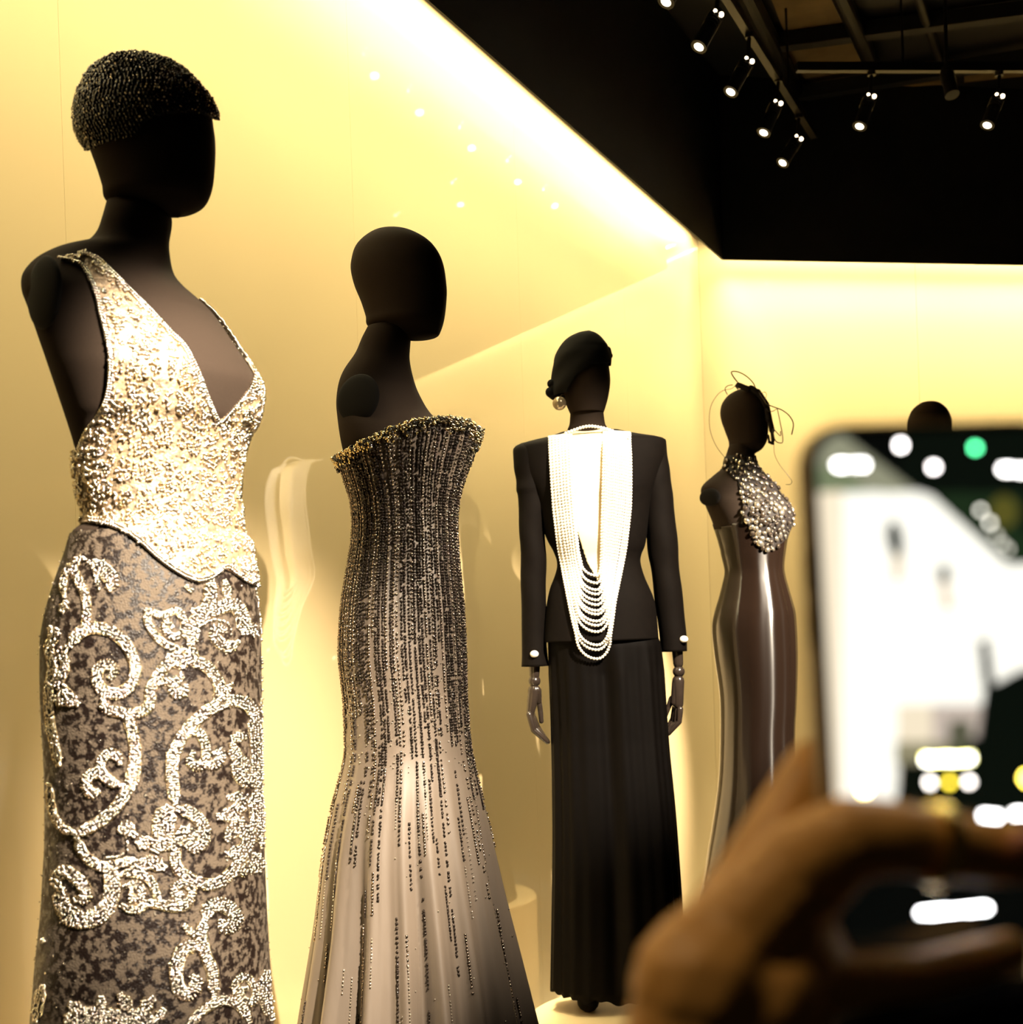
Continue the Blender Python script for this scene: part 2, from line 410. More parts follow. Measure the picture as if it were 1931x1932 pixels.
slab('trim_2', FC, BD, BN, 4.3, FB, CEIL, .008, M['blackpaint'])
def hslab(name, pts, z0, z1, m, parent=None):
    bm = bmesh.new(); a = [bm.verts.new((p[0], p[1], z0)) for p in pts]; b = [bm.verts.new((p[0], p[1], z1)) for p in pts]
    n = len(pts); bm.faces.new(a[::-1]); bm.faces.new(b)
    for k in range(n): bm.faces.new((a[k], a[(k+1) % n], b[(k+1) % n], b[k]))
    return link(name, bm_mesh(name, bm), m, parent)
room = [(W0+WD*-3.7)[:2], CORNER[:2], (CORNER+BD*4.4)[:2], (5.4, -.6), (1.6, -.6), (-1.9, -.6)]
fl = hslab('floor', room, -.05, 0, M['floor']); fl['kind'] = 'structure'
ce = hslab('ceiling', room, CEIL, CEIL+.05, M['blackpaint']); ce['kind'] = 'structure'
def onplane(px, py, z):
    d = P(px, py, 1)-CAMP; t = (z-EYE)/d.z; return CAMP+d*t
for q in ([(1432, -60), (1570, -60), (1600, 60), (1487, 76)], [(1487, 96), (1612, 80), (1640, 128), (1645, 172), (1522, 180)],
          [(1655, 128), (1800, 116), (1806, 158), (1660, 168)], [(1818, 114), (1950, 98), (1950, 142), (1820, 156)]):
    pts = [onplane(x, y, CEIL-.012)[:2] for x, y in q]
    hslab('panel', pts, CEIL-.012, CEIL-.001, M['ceiltile'], ce)

# round plinths under the mannequins
PT = EYE-1.04
def plinth(x, y, r, label):
    bm = bmesh.new(); cyl_bm(bm, (x, y, 0), (x, y, PT-.006), r, r, 64); cyl_bm(bm, (x, y, PT-.006), (x, y, PT), r, r-.006, 64)
    return tag(link('plinth', bm_mesh('plinth', bm), M['plinth']), label, 'plinth', 'round display plinths')

# ------------------------------------------------------------------ mannequin one: beaded gown
def build_one():
    D = 1.73
    left = [(199, 383), (191, 416), (180, 448), (159, 472), (137, 479), (116, 486), (96, 495), (67, 515), (49, 540), (45, 560), (49, 585), (58, 606), (100, 720),
            (142, 850), (146, 890), (153, 935), (161, 962), (165, 985), (150, 1000), (138, 1010), (129, 1043), (113, 1089), (98, 1135), (86, 1189), (83, 1229), (84, 1337), (90, 1445),
            (91, 1573), (88, 1627), (83, 1708), (74, 1789), (67, 1870), (63, 1932), (50, 2300), (40, 2640)]
    right = [(300, 383), (325, 400), (328, 420), (323, 449), (325, 472), (336, 504), (360, 528), (389, 549), (418, 575), (444, 615), (470, 656), (487, 685), (499, 711), (498, 743),
             (488, 786), (476, 803), (467, 826), (462, 853), (456, 882), (455, 917), (458, 969), (463, 1004), (476, 1018), (483, 1056), (487, 1075), (491, 1100), (495, 1135),
             (500, 1202), (502, 1323), (503, 1480), (506, 1573), (510, 1681), (517, 1816), (525, 1932), (545, 2300), (560, 2640)]
    B = Body(left, right, D, psi=38, ratio=[(380, .95), (470, .75), (560, .62), (700, .72), (900, .74), (1100, .8), (2600, .9)], inset=3)
    base = P(285, 2600, D); root = thing('mannequin', (base.x, D, PT), 'black headed mannequin in a silver beaded low necked top and scroll embroidered skirt', 'mannequin', None)
    yb = min(B.y1, HY+(EYE-PT)*F/D)
    G = B.grid(120, 260, y1=1090, off=0); tor = link('torso', B.mesh('torso', G), M['fabric'], root)
    # skirt
    GS = B.grid(160, 260, y0=985, y1=yb, off=.002); link('skirt', B.mesh('skirt', GS, caps=False), M['skirt'], root)
    sk = root.children[-1] if False else [o for o in COL.objects if o.name.startswith('skirt')][-1]
    # bodice shell
    poly = [(150, 478), (157, 473), (185, 486), (197, 495), (232, 530), (261, 560), (290, 589), (325, 627), (351, 653), (377, 705), (391, 743), (406, 778), (415, 796), (426, 789), (452, 760), (475, 731),
            (484, 705), (481, 685), (464, 662), (435, 624), (406, 580), (384, 546), (395, 540), (460, 620), (530, 690), (530, 1000), (505, 1110), (471, 1100), (449, 1086), (428, 1073), (403, 1089), (379, 1097), (358, 1092), (331, 1078), (298, 1054), (269, 1027),
            (234, 1003), (202, 990), (169, 984), (100, 985), (120, 870), (145, 850), (162, 815), (186, 781), (200, 749), (206, 714), (206, 670), (200, 636), (188, 589), (183, 565), (171, 530), (154, 501), (130, 490), (112, 487)]
    GB = B.grid(300, 340, y1=unroll(400, 1110)[1], off=.0045)
    C, n, vis, px, py = B.faces_info(GB)
    sx_ = np.interp(py, [540, 580, 620, 660, 700, 740, 790, 830], [386, 410, 438, 466, 488, 490, 480, 470])
    keep = np.where(vis, inside(px, py, poly), ((px > sx_-9) & (py > 536) & (py < 860)) | (py > 850-0.05*(px-145)) & (py < 985+.35*np.clip(px-169, 0, 400)) & (py < 1095))
    bo = link('bodice', B.mesh('bodice', GB, keep), M['lace'], root)
    so = bo.modifiers.new('thickness', 'SOLIDIFY'); so.thickness = .003; so.offset = -1
    bv_ = B.bvh(GB[::2, ::2])
    # beads over the bodice: sampled on the kept faces
    ii = np.argwhere(keep); per = 9500
    area = np.linalg.norm(np.cross(np.roll(GB, -1, 1)[:-1]-GB[:-1], GB[1:]-GB[:-1]), axis=-1)[keep]; pr = area/area.sum()
    pick = ii[rng.choice(len(ii), per*2, p=pr)]; pos, nr = C[pick[:, 0], pick[:, 1]], n[pick[:, 0], pick[:, 1]]
    pos = pos+rng.normal(0, .0008, pos.shape)
    ok = []
    for k, p in enumerate(pos):
        dd = noise.voronoi(Vector(p)*34, distance_metric='DISTANCE')[0]
        ok.append((dd[1]-dd[0]) > .12)
    pos, nr = pos[ok], nr[ok]
    cell = {}; sel = []
    for k, p in enumerate(pos):
        key = tuple((p/.0033).astype(int))
        if key in cell: continue
        cell[key] = 1; sel.append(k)
    pos, nr = pos[sel], nr[sel]; g = rng.random(len(pos)) < .2
    sz = rng.uniform(.0016, .0026, len(pos))
    beads('silver_beading', pos[~g]+nr[~g]*.001, nr[~g], sz[~g], 'ico', M['silver'], bo, tilt=.5)
    beads('gold_beading', pos[g]+nr[g]*.0012, nr[g], sz[g], 'ico', M['gold'], bo, tilt=.5)
    # rows of beads along the edges
    e1 = resample(catmull([(112, 487), (130, 490), (154, 501), (171, 530), (183, 565), (188, 589), (200, 636), (206, 670), (206, 714), (200, 749), (186, 781), (162, 815), (147, 850)], 6), 5.2)
    e2 = resample(catmull([(157, 475), (185, 487), (197, 496), (232, 531), (261, 561), (290, 590), (325, 628), (351, 654), (377, 706), (391, 744), (406, 779), (415, 796), (426, 789), (452, 760), (475, 731), (484, 705), (481, 686), (464, 664)], 6), 5.0)
    e3 = resample(catmull([(169, 983), (202, 989), (234, 1002), (269, 1026), (298, 1053), (331, 1077), (358, 1091), (379, 1096), (403, 1088), (428, 1072), (449, 1085), (471, 1099), (484, 1104)], 6), 5.0)
    ys_ = np.linspace(unroll(385, 540)[1], unroll(470, 830)[1], 130); ths = np.linspace(0, 2*PI, 720, endpoint=False); se, sn = [], []
    for y in ys_:
        q_ = B.at(ths, np.full_like(ths, y), .006); k_ = np.argmax(proj(q_)[0])
        for o_ in (-.05, 0., .05, .10, .16):
            p_ = B.at(np.array([ths[k_]+o_+rng.normal(0, .01)]), [y], .0055+rng.uniform(0, .002))[0]; se.append(p_); sn.append(p_-np.array([np.interp(y, B.ys, B.cx), np.interp(y, B.ys, B.cy), p_[2]]))
    beads('strap_beading', se, sn, rng.uniform(.0016, .0025, len(se)), 'ico', M['silver'], bo, tilt=.02)
    pe, ne = castall(bv_, np.vstack([e1, e1+[5, 1], e2, e2+[-4, 3], e3, e3+[1, -6]]))
    beads('edge_beading', pe+ne*.0012, ne, np.full(len(pe), .0023), 'ico', M['silver'], bo, tilt=.3)
    # sequin glints on the skirt ground
    GSc, nS, vS, pxS, pyS = B.faces_info(GS); fl_ = GSc.reshape(-1, 3); fn = nS.reshape(-1, 3)
    q = rng.choice(len(fl_), 2600); beads('sequins', fl_[q]+fn[q]*.0008+rng.normal(0, .001, (2600, 3))*[1, 1, 1], fn[q], np.stack([rng.uniform(.0010, .0017, 2600)]*2+[np.full(2600, .0004)], 1), 'octa', M['stone'], sk, tilt=.6)
    # scroll embroidery
    z3 = lambda w, *p: (scaled(p, .2693, 40, 960), w*.2693)
    z4 = lambda w, *p: (scaled(p, .2693, 40, 1412), w*.2693)
    ST = [
     z3(75, (350, 960), (400, 880), (500, 835), (620, 855), (720, 930), (780, 1030), (800, 1130), (770, 1230), (690, 1290), (600, 1285), (545, 1230), (535, 1150), (570, 1100), (620, 1100), (645, 1140), (620, 1190)),
     z3(55, (450, 860), (462, 720), (455, 620), (425, 540), (390, 470), (370, 400), (430, 330)), z3(100, (510, 370), (590, 440), (640, 510), (610, 570)), z3(30, (420, 330), (500, 400), (530, 480), (545, 570)),
     z3(45, (340, 390), (300, 520), (310, 620)), z3(80, (320, 650), (290, 720)), z3(60, (205, 830), (230, 900), (200, 980), (230, 1100), (200, 1250), (200, 1380), (210, 1500), (240, 1650), (270, 1800)),
     z3(60, (340, 960), (290, 1010), (310, 1070), (300, 1150), (270, 1230), (330, 1290), (400, 1370)), z3(45, (400, 1375), (320, 1355), (240, 1350), (280, 1290)), z3(40, (215, 900), (270, 870), (250, 840)),
     z3(70, (570, 1325), (600, 1400), (680, 1420), (740, 1440), (840, 1420), (900, 1370), (905, 1270), (950, 1180), (1000, 1110), (1060, 1060)),
     z3(75, (740, 1440), (780, 1560), (800, 1700), (795, 1850), (780, 1960)), z4(75, (800, -20), (785, 150), (740, 290), (660, 420), (540, 520), (395, 600)), z4(50, (390, 595), (300, 560), (240, 480), (215, 380), (205, 250)),
     z4(65, (710, 260), (620, 225), (560, 160), (565, 80), (620, 35), (680, 60), (690, 110)), z4(70, (640, 240), (560, 175), (480, 190), (460, 260), (500, 320), (550, 295)),
     z3(45, (870, 710), (895, 820), (970, 920), (1080, 980), (1170, 1000)), z3(45, (870, 710), (990, 750), (1080, 710), (1140, 790), (1130, 870), (1060, 895), (1005, 850), (1020, 790), (1060, 830)),
     z3(90, (1190, 720), (1270, 720), (1320, 620), (1330, 490)), z3(95, (1180, 950), (1200, 830), (1270, 740), (1370, 700), (1480, 670), (1545, 760), (1560, 880)), z3(50, (1150, 540), (1190, 580)),
     z3(24, (1230, 930), (1260, 820), (1370, 775), (1450, 810), (1465, 880)), z3(75, (1520, 930), (1440, 965), (1360, 910), (1365, 840), (1430, 850)), z3(80, (1420, 960), (1445, 1010)), z3(80, (1570, 790), (1640, 890)), z3(60, (1450, 640), (1420, 500)),
     z3(75, (1190, 940), (1200, 1050), (1300, 1110), (1370, 1200), (1390, 1300), (1340, 1370)), z3(110, (1020, 1040), (1100, 1060), (1170, 1080)), z3(70, (1130, 1170), (1060, 1240), (1085, 1295), (1145, 1275), (1155, 1235)), z3(60, (960, 1230), (1040, 1190)),
     z3(24, (1100, 1210), (1130, 1115), (1220, 1085)), z3(60, (1390, 1310), (1475, 1225)), z3(95, (1380, 1320), (1480, 1330)),
     z3(80, (1640, 1480), (1600, 1390), (1510, 1345), (1400, 1365), (1270, 1440), (1150, 1560), (1085, 1680), (1055, 1800), (1050, 1950)), z4(80, (1060, -20), (1055, 150), (1065, 300), (1080, 390)),
     z3(60, (1190, 1570), (1255, 1580), (1290, 1680), (1275, 1780), (1220, 1805), (1180, 1760), (1205, 1705)), z3(60, (1270, 1780), (1345, 1800), (1395, 1750), (1380, 1695), (1340, 1720)),
     z3(100, (1470, 1610), (1560, 1590)), z3(80, (1470, 1640), (1500, 1730), (1560, 1800), (1500, 1860)), z3(90, (1620, 1450), (1650, 1700), (1640, 1950)), z3(40, (1640, 500), (1670, 700), (1690, 900), (1700, 1320)), z3(70, (1690, 1330), (1690, 1700), (1690, 1931)),
     z4(95, (1480, 110), (1560, 220), (1650, 210)), z4(90, (1450, 340), (1560, 360), (1480, 450), (1370, 480)), z4(130, (1640, 300), (1660, 500), (1600, 570)), z4(60, (1480, 540), (1470, 500), (1530, 490), (1540, 550)), z4(90, (1430, 640), (1500, 560), (1590, 620), (1540, 720), (1430, 740)),
     z4(130, (1640, 740), (1650, 870)), z4(75, (1570, 750), (1490, 840), (1400, 930), (1300, 955), (1180, 910), (1095, 840), (1075, 720), (1100, 620), (1180, 545)), z4(80, (1680, 100), (1690, 700)), z4(60, (1500, 880), (1600, 860)),
     z4(150, (1040, 410), (1000, 500), (990, 620), (940, 720)), z4(80, (1090, 420), (1200, 460), (1280, 560), (1265, 660), (1210, 695), (1165, 640), (1200, 590), (1235, 600)), z4(95, (800, 610), (730, 550), (690, 580)), z4(90, (780, 850), (900, 800), (1010, 840)), z4(130, (820, 680), (900, 640)),
     z4(65, (395, 620), (430, 720), (510, 800), (600, 830), (700, 800), (800, 780)), z4(105, (610, 830), (640, 930), (635, 1030), (600, 1120), (540, 1180), (440, 1205), (340, 1180), (290, 1080), (280, 980)), z4(80, (280, 980), (250, 920), (310, 860), (380, 900), (440, 960), (455, 1040), (380, 1060)),
     z4(22, (590, 960), (560, 1080), (450, 1140), (350, 1100)), z4(22, (740, 630), (745, 700), (690, 750), (600, 765)), z4(55, (690, 885), (800, 870), (900, 920), (950, 1020), (975, 1070)),
     z4(55, (720, 970), (800, 945), (850, 1000), (825, 1055), (770, 1040), (775, 990)), z4(55, (700, 1100), (800, 1130), (900, 1085), (1080, 1120), (1170, 1080), (1190, 980), (1125, 945), (1065, 990), (1090, 1035), (1130, 1010)), z4(40, (960, 1070), (1060, 1080), (1150, 1060)),
     z4(95, (1285, 1200), (1315, 1120), (1400, 1095), (1485, 1150), (1500, 1220), (1420, 1255), (1395, 1205)), z4(75, (1285, 1190), (1260, 1320), (1290, 1450), (1335, 1560), (1350, 1740)), z4(75, (1140, 1240), (1210, 1310)), z4(90, (1260, 1400), (1160, 1385), (1095, 1480), (1085, 1600), (1115, 1700), (1190, 1715), (1225, 1640), (1190, 1590)),
     z4(65, (1170, 1940), (1280, 1825), (1400, 1770), (1520, 1795), (1600, 1920)), z4(50, (1490, 1730), (1500, 1640), (1570, 1600), (1635, 1680), (1620, 1775), (1545, 1760), (1530, 1700), (1580, 1680)), z4(95, (1720, 1560), (1700, 1700), (1760, 1900)),
     z4(95, (340, 1790), (430, 1840)), z4(95, (560, 1740), (570, 1840)), z4(90, (690, 1720), (770, 1840)), z4(95, (930, 1750), (830, 1840)), z4(90, (1000, 1830), (940, 1910)), z4(140, (310, 1900), (500, 1880), (700, 1900), (950, 1920)), z4(70, (160, 1660), (130, 1780), (105, 1910)), z4(60, (170, 1340), (150, 1350)),
    ]
    pts, edgepts = [], []
    for crv, wd in ST:
        c = resample(catmull(crv, 8), 4.6); t = np.gradient(c, axis=0); t /= np.linalg.norm(t, axis=1)[:, None]+1e-9; nn = np.stack([-t[:, 1], t[:, 0]], 1)
        nw = max(1, int(round(wd/4.6))); f = np.clip(np.minimum(np.arange(len(c)), np.arange(len(c))[::-1])/3., .45, 1)
        for k in range(nw):
            u = (k-(nw-1)/2)*(wd/nw); pts += list(c+nn*(u*f)[:, None]+rng.normal(0, .9, c.shape))
        ec = resample(c, 3.4); te = np.gradient(ec, axis=0); te /= np.linalg.norm(te, axis=1)[:, None]+1e-9; ne_ = np.stack([-te[:, 1], te[:, 0]], 1)
        if wd > 12:
            fe = np.clip(np.minimum(np.arange(len(ec)), np.arange(len(ec))[::-1])/4., .45, 1)[:, None]
            edgepts += list(ec+ne_*(wd/2+.8)*fe)+list(ec-ne_*(wd/2+.8)*fe)
    def dedupe(pp, s_):
        seen, out = set(), []
        for x, y in pp:
            key = (int(x/s_), int(y/s_))
            if key in seen: continue
            seen.add(key); out.append((x, y))
        return out
    hem = lambda x: np.interp(x, [150, 202, 234, 269, 298, 331, 358, 379, 403, 428, 449, 471, 500], [984, 990, 1003, 1027, 1054, 1078, 1092, 1097, 1089, 1073, 1086, 1100, 1110])
    pts = [q_ for q_ in dedupe(pts, 4.0) if q_[1] > hem(q_[0])+2]; edgepts = [q_ for q_ in dedupe(edgepts, 2.7) if q_[1] > hem(q_[0])+2]
    bs = B.bvh(GS)
    pa, na = castall(bs, pts); pb, nb = castall(bs, edgepts)
    emb = None
    for (pp, nn, sz_, nm, mm) in ((pa, na, (.0017, .0024), 'scroll_embroidery', M['silver']), (pb, nb, (.0011, .0013), 'scroll_cord', M['gold'])):
        q2, m2 = B.mirror(pp, nn); A_, N_ = np.vstack([pp, q2]), np.vstack([nn, m2])
        beads(nm, A_+N_*.0014, N_, rng.uniform(*sz_, len(A_)), 'ico' if nm[7] == 'e' else 'octa', mm, sk, tilt=.5)
    # armhole cap and shoulder seam
    bt = B.bvh(G)
    disc_on('armhole_cap', bt, 84, 552, .046, .046, M['discfab'], root, (-.85, -.5, .05), .010)
    # head
    hl = [(262, 116), (220, 122), (192, 138), (172, 162), (158, 192), (153, 216), (158, 247), (168, 280), (183, 321), (193, 353), (200, 379), (245, 392), (300, 405), (336, 411)]
    hr = [(262, 116), (305, 126), (340, 140), (366, 164), (388, 190), (400, 215), (404, 240), (407, 263), (407, 300), (402, 350), (389, 382), (368, 398), (347, 404), (337, 411)]
    H = Body(hl, hr, D, psi=-25, ratio=.80); link('head', H.mesh('head', H.grid(64, 90, ends=True)), M['fabric'], root)
    # beaded cap (a thing of its own)
    cl = [(262, 106), (217, 114), (186, 131), (165, 156), (151, 188), (145, 214), (147, 247), (155, 266), (170, 284), (180, 300)]
    cr = [(262, 106), (305, 117), (342, 132), (368, 155), (391, 181), (403, 201), (409, 222), (408, 240), (408, 270), (408, 300)]
    K = Body(cl, cr, D, psi=-25, ratio=.80)
    lo = [(140, 290), (168, 283), (203, 269), (246, 275), (255, 263), (261, 246), (275, 228), (290, 217), (342, 212), (377, 212), (403, 223), (412, 226)]
    GK = K.grid(200, 150, ends=True, off=.001); C, n, vis, px, py = K.faces_info(GK)
    lim = np.interp(px, [q_[0] for q_ in lo], [q_[1] for q_ in lo]); keep = py < lim
    cap = thing('beaded_cap', P(280, 220, D), 'close fitting black bead covered cap on the nearest mannequin head', 'hat')
    sh = link('cap_shell', K.mesh('cap_shell', GK, keep), M['capcloth'], cap); so = sh.modifiers.new('thickness', 'SOLIDIFY'); so.thickness = .003; so.offset = -1
    pos, nr, dr = [], [], []
    yy = np.arange(K.y0+1, K.y1, 5.8)
    for r_, y in enumerate(yy):
        a_, b_ = np.interp(y, K.ys, K.a), np.interp(y, K.ys, K.b); per = PI*(a_+b_); m_ = max(4, int(per/.0050))
        th = (np.arange(m_)+.5*(r_ % 2))/m_*2*PI; p = K.at(th, np.full(m_, y), .003); p2 = K.at(th, np.full(m_, min(y+4, K.y1)), .003)
        pos.append(p); dr.append(p2-p); cen = np.array([np.interp(y, K.ys, K.cx), np.interp(y, K.ys, K.cy), P(0, y, D).z-.05]); nv = p-np.array([[cen[0], cen[1], K.zof(y)-.03*(y < K.y0+60)]]); nr.append(nv)
    pos, nr, dr = np.vstack(pos), np.vstack(nr), np.vstack(dr); nr /= np.linalg.norm(nr, axis=1)[:, None]
    px, py = proj(pos); k = py < np.interp(px, [q_[0] for q_ in lo], [q_[1] for q_ in lo])-2
    pos, nr, dr = pos[k], nr[k], dr[k]; N_ = len(pos); dr = dr+nr*.006+rng.normal(0, .0008, dr.shape)
    nn = nr+0*dr; sz = np.stack([rng.uniform(.0034, .0050, N_), rng.uniform(.0020, .0027, N_), rng.uniform(.0020, .0034, N_)], 1)
    beads('jet_beads', pos+rng.normal(0, .0005, pos.shape), nn, sz, 'ico', M['jet'], cap, dirs=dr, tilt=.5)
    q_ = rng.choice(N_, 420, replace=False); beads('cap_glints', pos[q_]+nr[q_]*.0022, nr[q_], rng.uniform(.0012, .0024, 420), 'octa', M['stone'], cap, tilt=.8)  # bright facets added to imitate glints on the black beads
    plinth(base.x, D, .30, 'cream round plinth under the nearest mannequin in the beaded gown')
build_one()

# ------------------------------------------------------------------ mannequin two: strapless bugle-bead gown
def build_two():
    D = 2.45
    tl = [(695, 616), (683, 640), (671, 669), (650, 702), (640, 729), (636, 762), (638, 791), (646, 841), (660, 900), (672, 980), (672, 1050)]
    tr = [(778, 616), (774, 657), (774, 679), (781, 710), (793, 741), (817, 779), (860, 812), (880, 850), (868, 900), (858, 980), (860, 1050)]
    root_p = P(785, 2190, D)
    root = thing('mannequin', (root_p.x, D, PT), 'bald black mannequin in a strapless dark gown with rows of bugle beads', 'mannequin')
    T = Body(tl, tr, D, psi=38, ratio=[(616, .95), (720, .72), (900, .75)]); GT = T.grid(96, 110); link('torso', T.mesh('torso', GT), M['fabric'], root)
    disc_on('armhole_cap', T.bvh(GT), 676, 752, .047, .047, M['discfab'], root, (-.6, -.8, .05), .010)
    hl = [(743, 431), (714, 433), (690, 445), (671, 464), (663, 488), (662, 510), (669, 538), (681, 567), (690, 595), (695, 614), (735, 628), (776, 643)]
    hr = [(743, 431), (774, 437), (805, 454), (824, 474), (837, 502), (843, 543), (843, 567), (839, 602), (832, 626), (824, 636), (800, 640), (777, 643)]
    H = Body(hl, hr, D, psi=-25, ratio=.80); link('head', H.mesh('head', H.grid(64, 90, ends=True)), M['fabric'], root)
    dl = [(628, 770), (628, 830), (633, 867), (645, 895), (658, 932), (664, 960), (666, 999), (662, 1038), (653, 1090), (645, 1141), (641, 1193), (640, 1240), (645, 1290), (649, 1332), (650, 1410), (643, 1456), (626, 1525), (611, 1612), (599, 1736), (587, 1829), (574, 1932), (545, 2210)]
    dr = [(912, 770), (911, 800), (908, 818), (901, 844), (888, 877), (873, 921), (866, 960), (865, 999), (868, 1051), (873, 1102), (878, 1154), (882, 1240), (883, 1290), (885, 1332), (891, 1410), (907, 1487), (925, 1574), (947, 1689), (969, 1798), (994, 1932), (1045, 2210)]
    Dd = Body(dl, dr, D, psi=38, ratio=[(770, .72), (900, .74), (1000, .80), (1200, .86), (1400, .92), (2200, .95)], inset=2)
    ph = rng.uniform(0, 6.28, 4)
    def mod(th, y):
        A = np.clip((y-1380)/560, 0, 1.3)**1.1
        w1 = np.cos(17*th+ph[0]+.8*np.sin(3*th)); w2 = np.cos(11*th+ph[1]); w3 = np.cos(29*th+ph[2])
        return 1+A*(.085*w1*np.abs(w1)**.3+.050*w2+.014*w3)+.004*np.cos(60*th)*np.clip((1400-y)/300, 0, 1)
    yb = min(Dd.y1, HY+(EYE-PT)*F/D)
    G = Dd.grid(360, 320, y1=yb, mod=mod); C, n, vis, px, py = Dd.faces_info(G)
    rx, ry = [600, 633, 681, 733, 785, 844, 888, 908, 940], [885, 868, 838, 812, 795, 789, 797, 814, 830]
    rim = np.interp(px, rx, ry); keep = py > rim
    go = link('gown', Dd.mesh('gown', G, keep), M['satin'], root); so = go.modifiers.new('thickness', 'SOLIDIFY'); so.thickness = .003; so.offset = -1
    # bugle beads along the meridians
    pos, dirs, nrm, siz = [], [], [], []; pos2, nrm2, cnt = [], [], []
    NM = 112
    for k in range(NM):
        th0 = (k+rng.uniform(-.3, .3))/NM*2*PI
        u = rng.random(); yend = 1330+560*u**1.3 if rng.random() < .55 else rng.uniform(1180, 1520)
        segs = [(780, yend)]
        for _ in range(rng.integers(1, 4)):
            s0 = rng.uniform(1380, 2100); segs.append((s0, s0+rng.uniform(40, 150)))
        for (s0, s1) in segs:
            y = np.arange(s0, min(s1, yb-3), rng.choice([5.3, 5.3, 6.6, 8.0]))
            if not len(y): continue
            gap = rng.random(len(y)) > (.04+.0004*np.clip(y-1100, 0, 600) if s0 < 800 else .06); y = y[gap]
            if not len(y): continue
            th = th0+.004*np.sin(y/80+k); p = Dd.at(th, y, .0012, mod); q = Dd.at(th, y+3, .0012, mod); r_ = Dd.at(th+.01, y, .0012, mod)
            nn = np.cross(q-p, r_-p); cen = np.stack([np.interp(y, Dd.ys, Dd.cx), np.interp(y, Dd.ys, Dd.cy), p[:, 2]], 1)
            nn *= np.sign((nn*(p-cen)).sum(1))[:, None]; X, Y = proj(p); k_ = Y > np.interp(X, rx, ry)+3
            if s0 > 800 and rng.random() < .3: pos2.append(p[k_]); nrm2.append(nn[k_])
            else:
                pos.append(p[k_]); dirs.append((q-p)[k_]); nrm.append(nn[k_]); cnt.append(int(k_.sum()))
    pos, dirs, nrm = np.vstack(pos), np.vstack(dirs), np.vstack(nrm); N_ = len(pos)
    br = np.repeat(rng.random(len(cnt)) < .38, cnt)
    bsz = np.stack([np.full(N_, .0025), rng.choice([.0013, .0017, .0021], N_)*np.interp(pos[:, 2], [1.35, 1.75], [1., 1.3]), np.full(N_, .0013)], 1)
    beads('bright_bugle_beads', pos[br], nrm[br], bsz[br]*[1, .85, 1], 'box', M['bugle2'], go, dirs=dirs[br], tilt=.00002)
    pos, nrm, dirs = pos[~br], nrm[~br], dirs[~br]; N_ = len(pos)
    beads('bugle_beads', pos, nrm, np.stack([np.full(N_, .0025), rng.choice([.0013, .0017, .0021], N_)*np.interp(pos[:, 2], [1.35, 1.75], [1., 1.35]), np.full(N_, .0013)], 1), 'box', M['bugle'], go, dirs=dirs, tilt=.00002)
    p2, n2 = np.vstack(pos2), np.vstack(nrm2)
    Cf = C[keep]; nf = n[keep]; pyf = py[keep]; wq = np.where(pyf < 1450, 1., .12); q = rng.choice(len(Cf), 1500, p=wq/wq.sum())
    p2 = np.vstack([p2, Cf[q]]); n2 = np.vstack([n2/np.linalg.norm(n2, axis=1)[:, None], nf[q]])
    beads('crystal_beads', p2+n2*.0015, n2, rng.uniform(.0011, .0019, len(p2)), 'ico', M['stone'], go, tilt=.5)
    # gold bead cluster along the rim
    pos, nr = [], []
    th = np.linspace(0, 2*PI, 4000)
    yy = np.full_like(th, 800.)
    for _ in range(6):
        p = Dd.at(th, yy, .003); X, Y = proj(p); yy = yy+(np.interp(X, rx, ry)-Y)
    for _ in range(1500):
        i = rng.integers(len(th)); X0 = proj(Dd.at(th[i:i+1], yy[i:i+1], 0))[0][0]
        dep = 12+16*np.interp(X0, [630, 780, 850, 910], [0.5, .6, .9, 2.0])
        y = yy[i]-5+abs(rng.normal(0, .45))*dep; p = Dd.at(th[i:i+1], [y], .003+rng.uniform(-.001, .005))[0]
        pos.append(p); cen = np.array([np.interp(y, Dd.ys, Dd.cx), np.interp(y, Dd.ys, Dd.cy), p[2]]); nr.append(p-cen)
    N_ = len(pos); g = rng.random(N_) < .6; pos, nr = np.array(pos), np.array(nr)
    sz = rng.uniform(.0021, .0038, N_)
    beads('gold_rim_beads', pos[g], nr[g], sz[g], 'ico', M['gold'], go, tilt=.01)
    beads('jet_rim_beads', pos[~g], nr[~g], sz[~g], 'ico', M['jet'], go, tilt=.01)
    plinth(root_p.x, D, .36, 'cream round plinth under the strapless gown mannequin')
build_two()

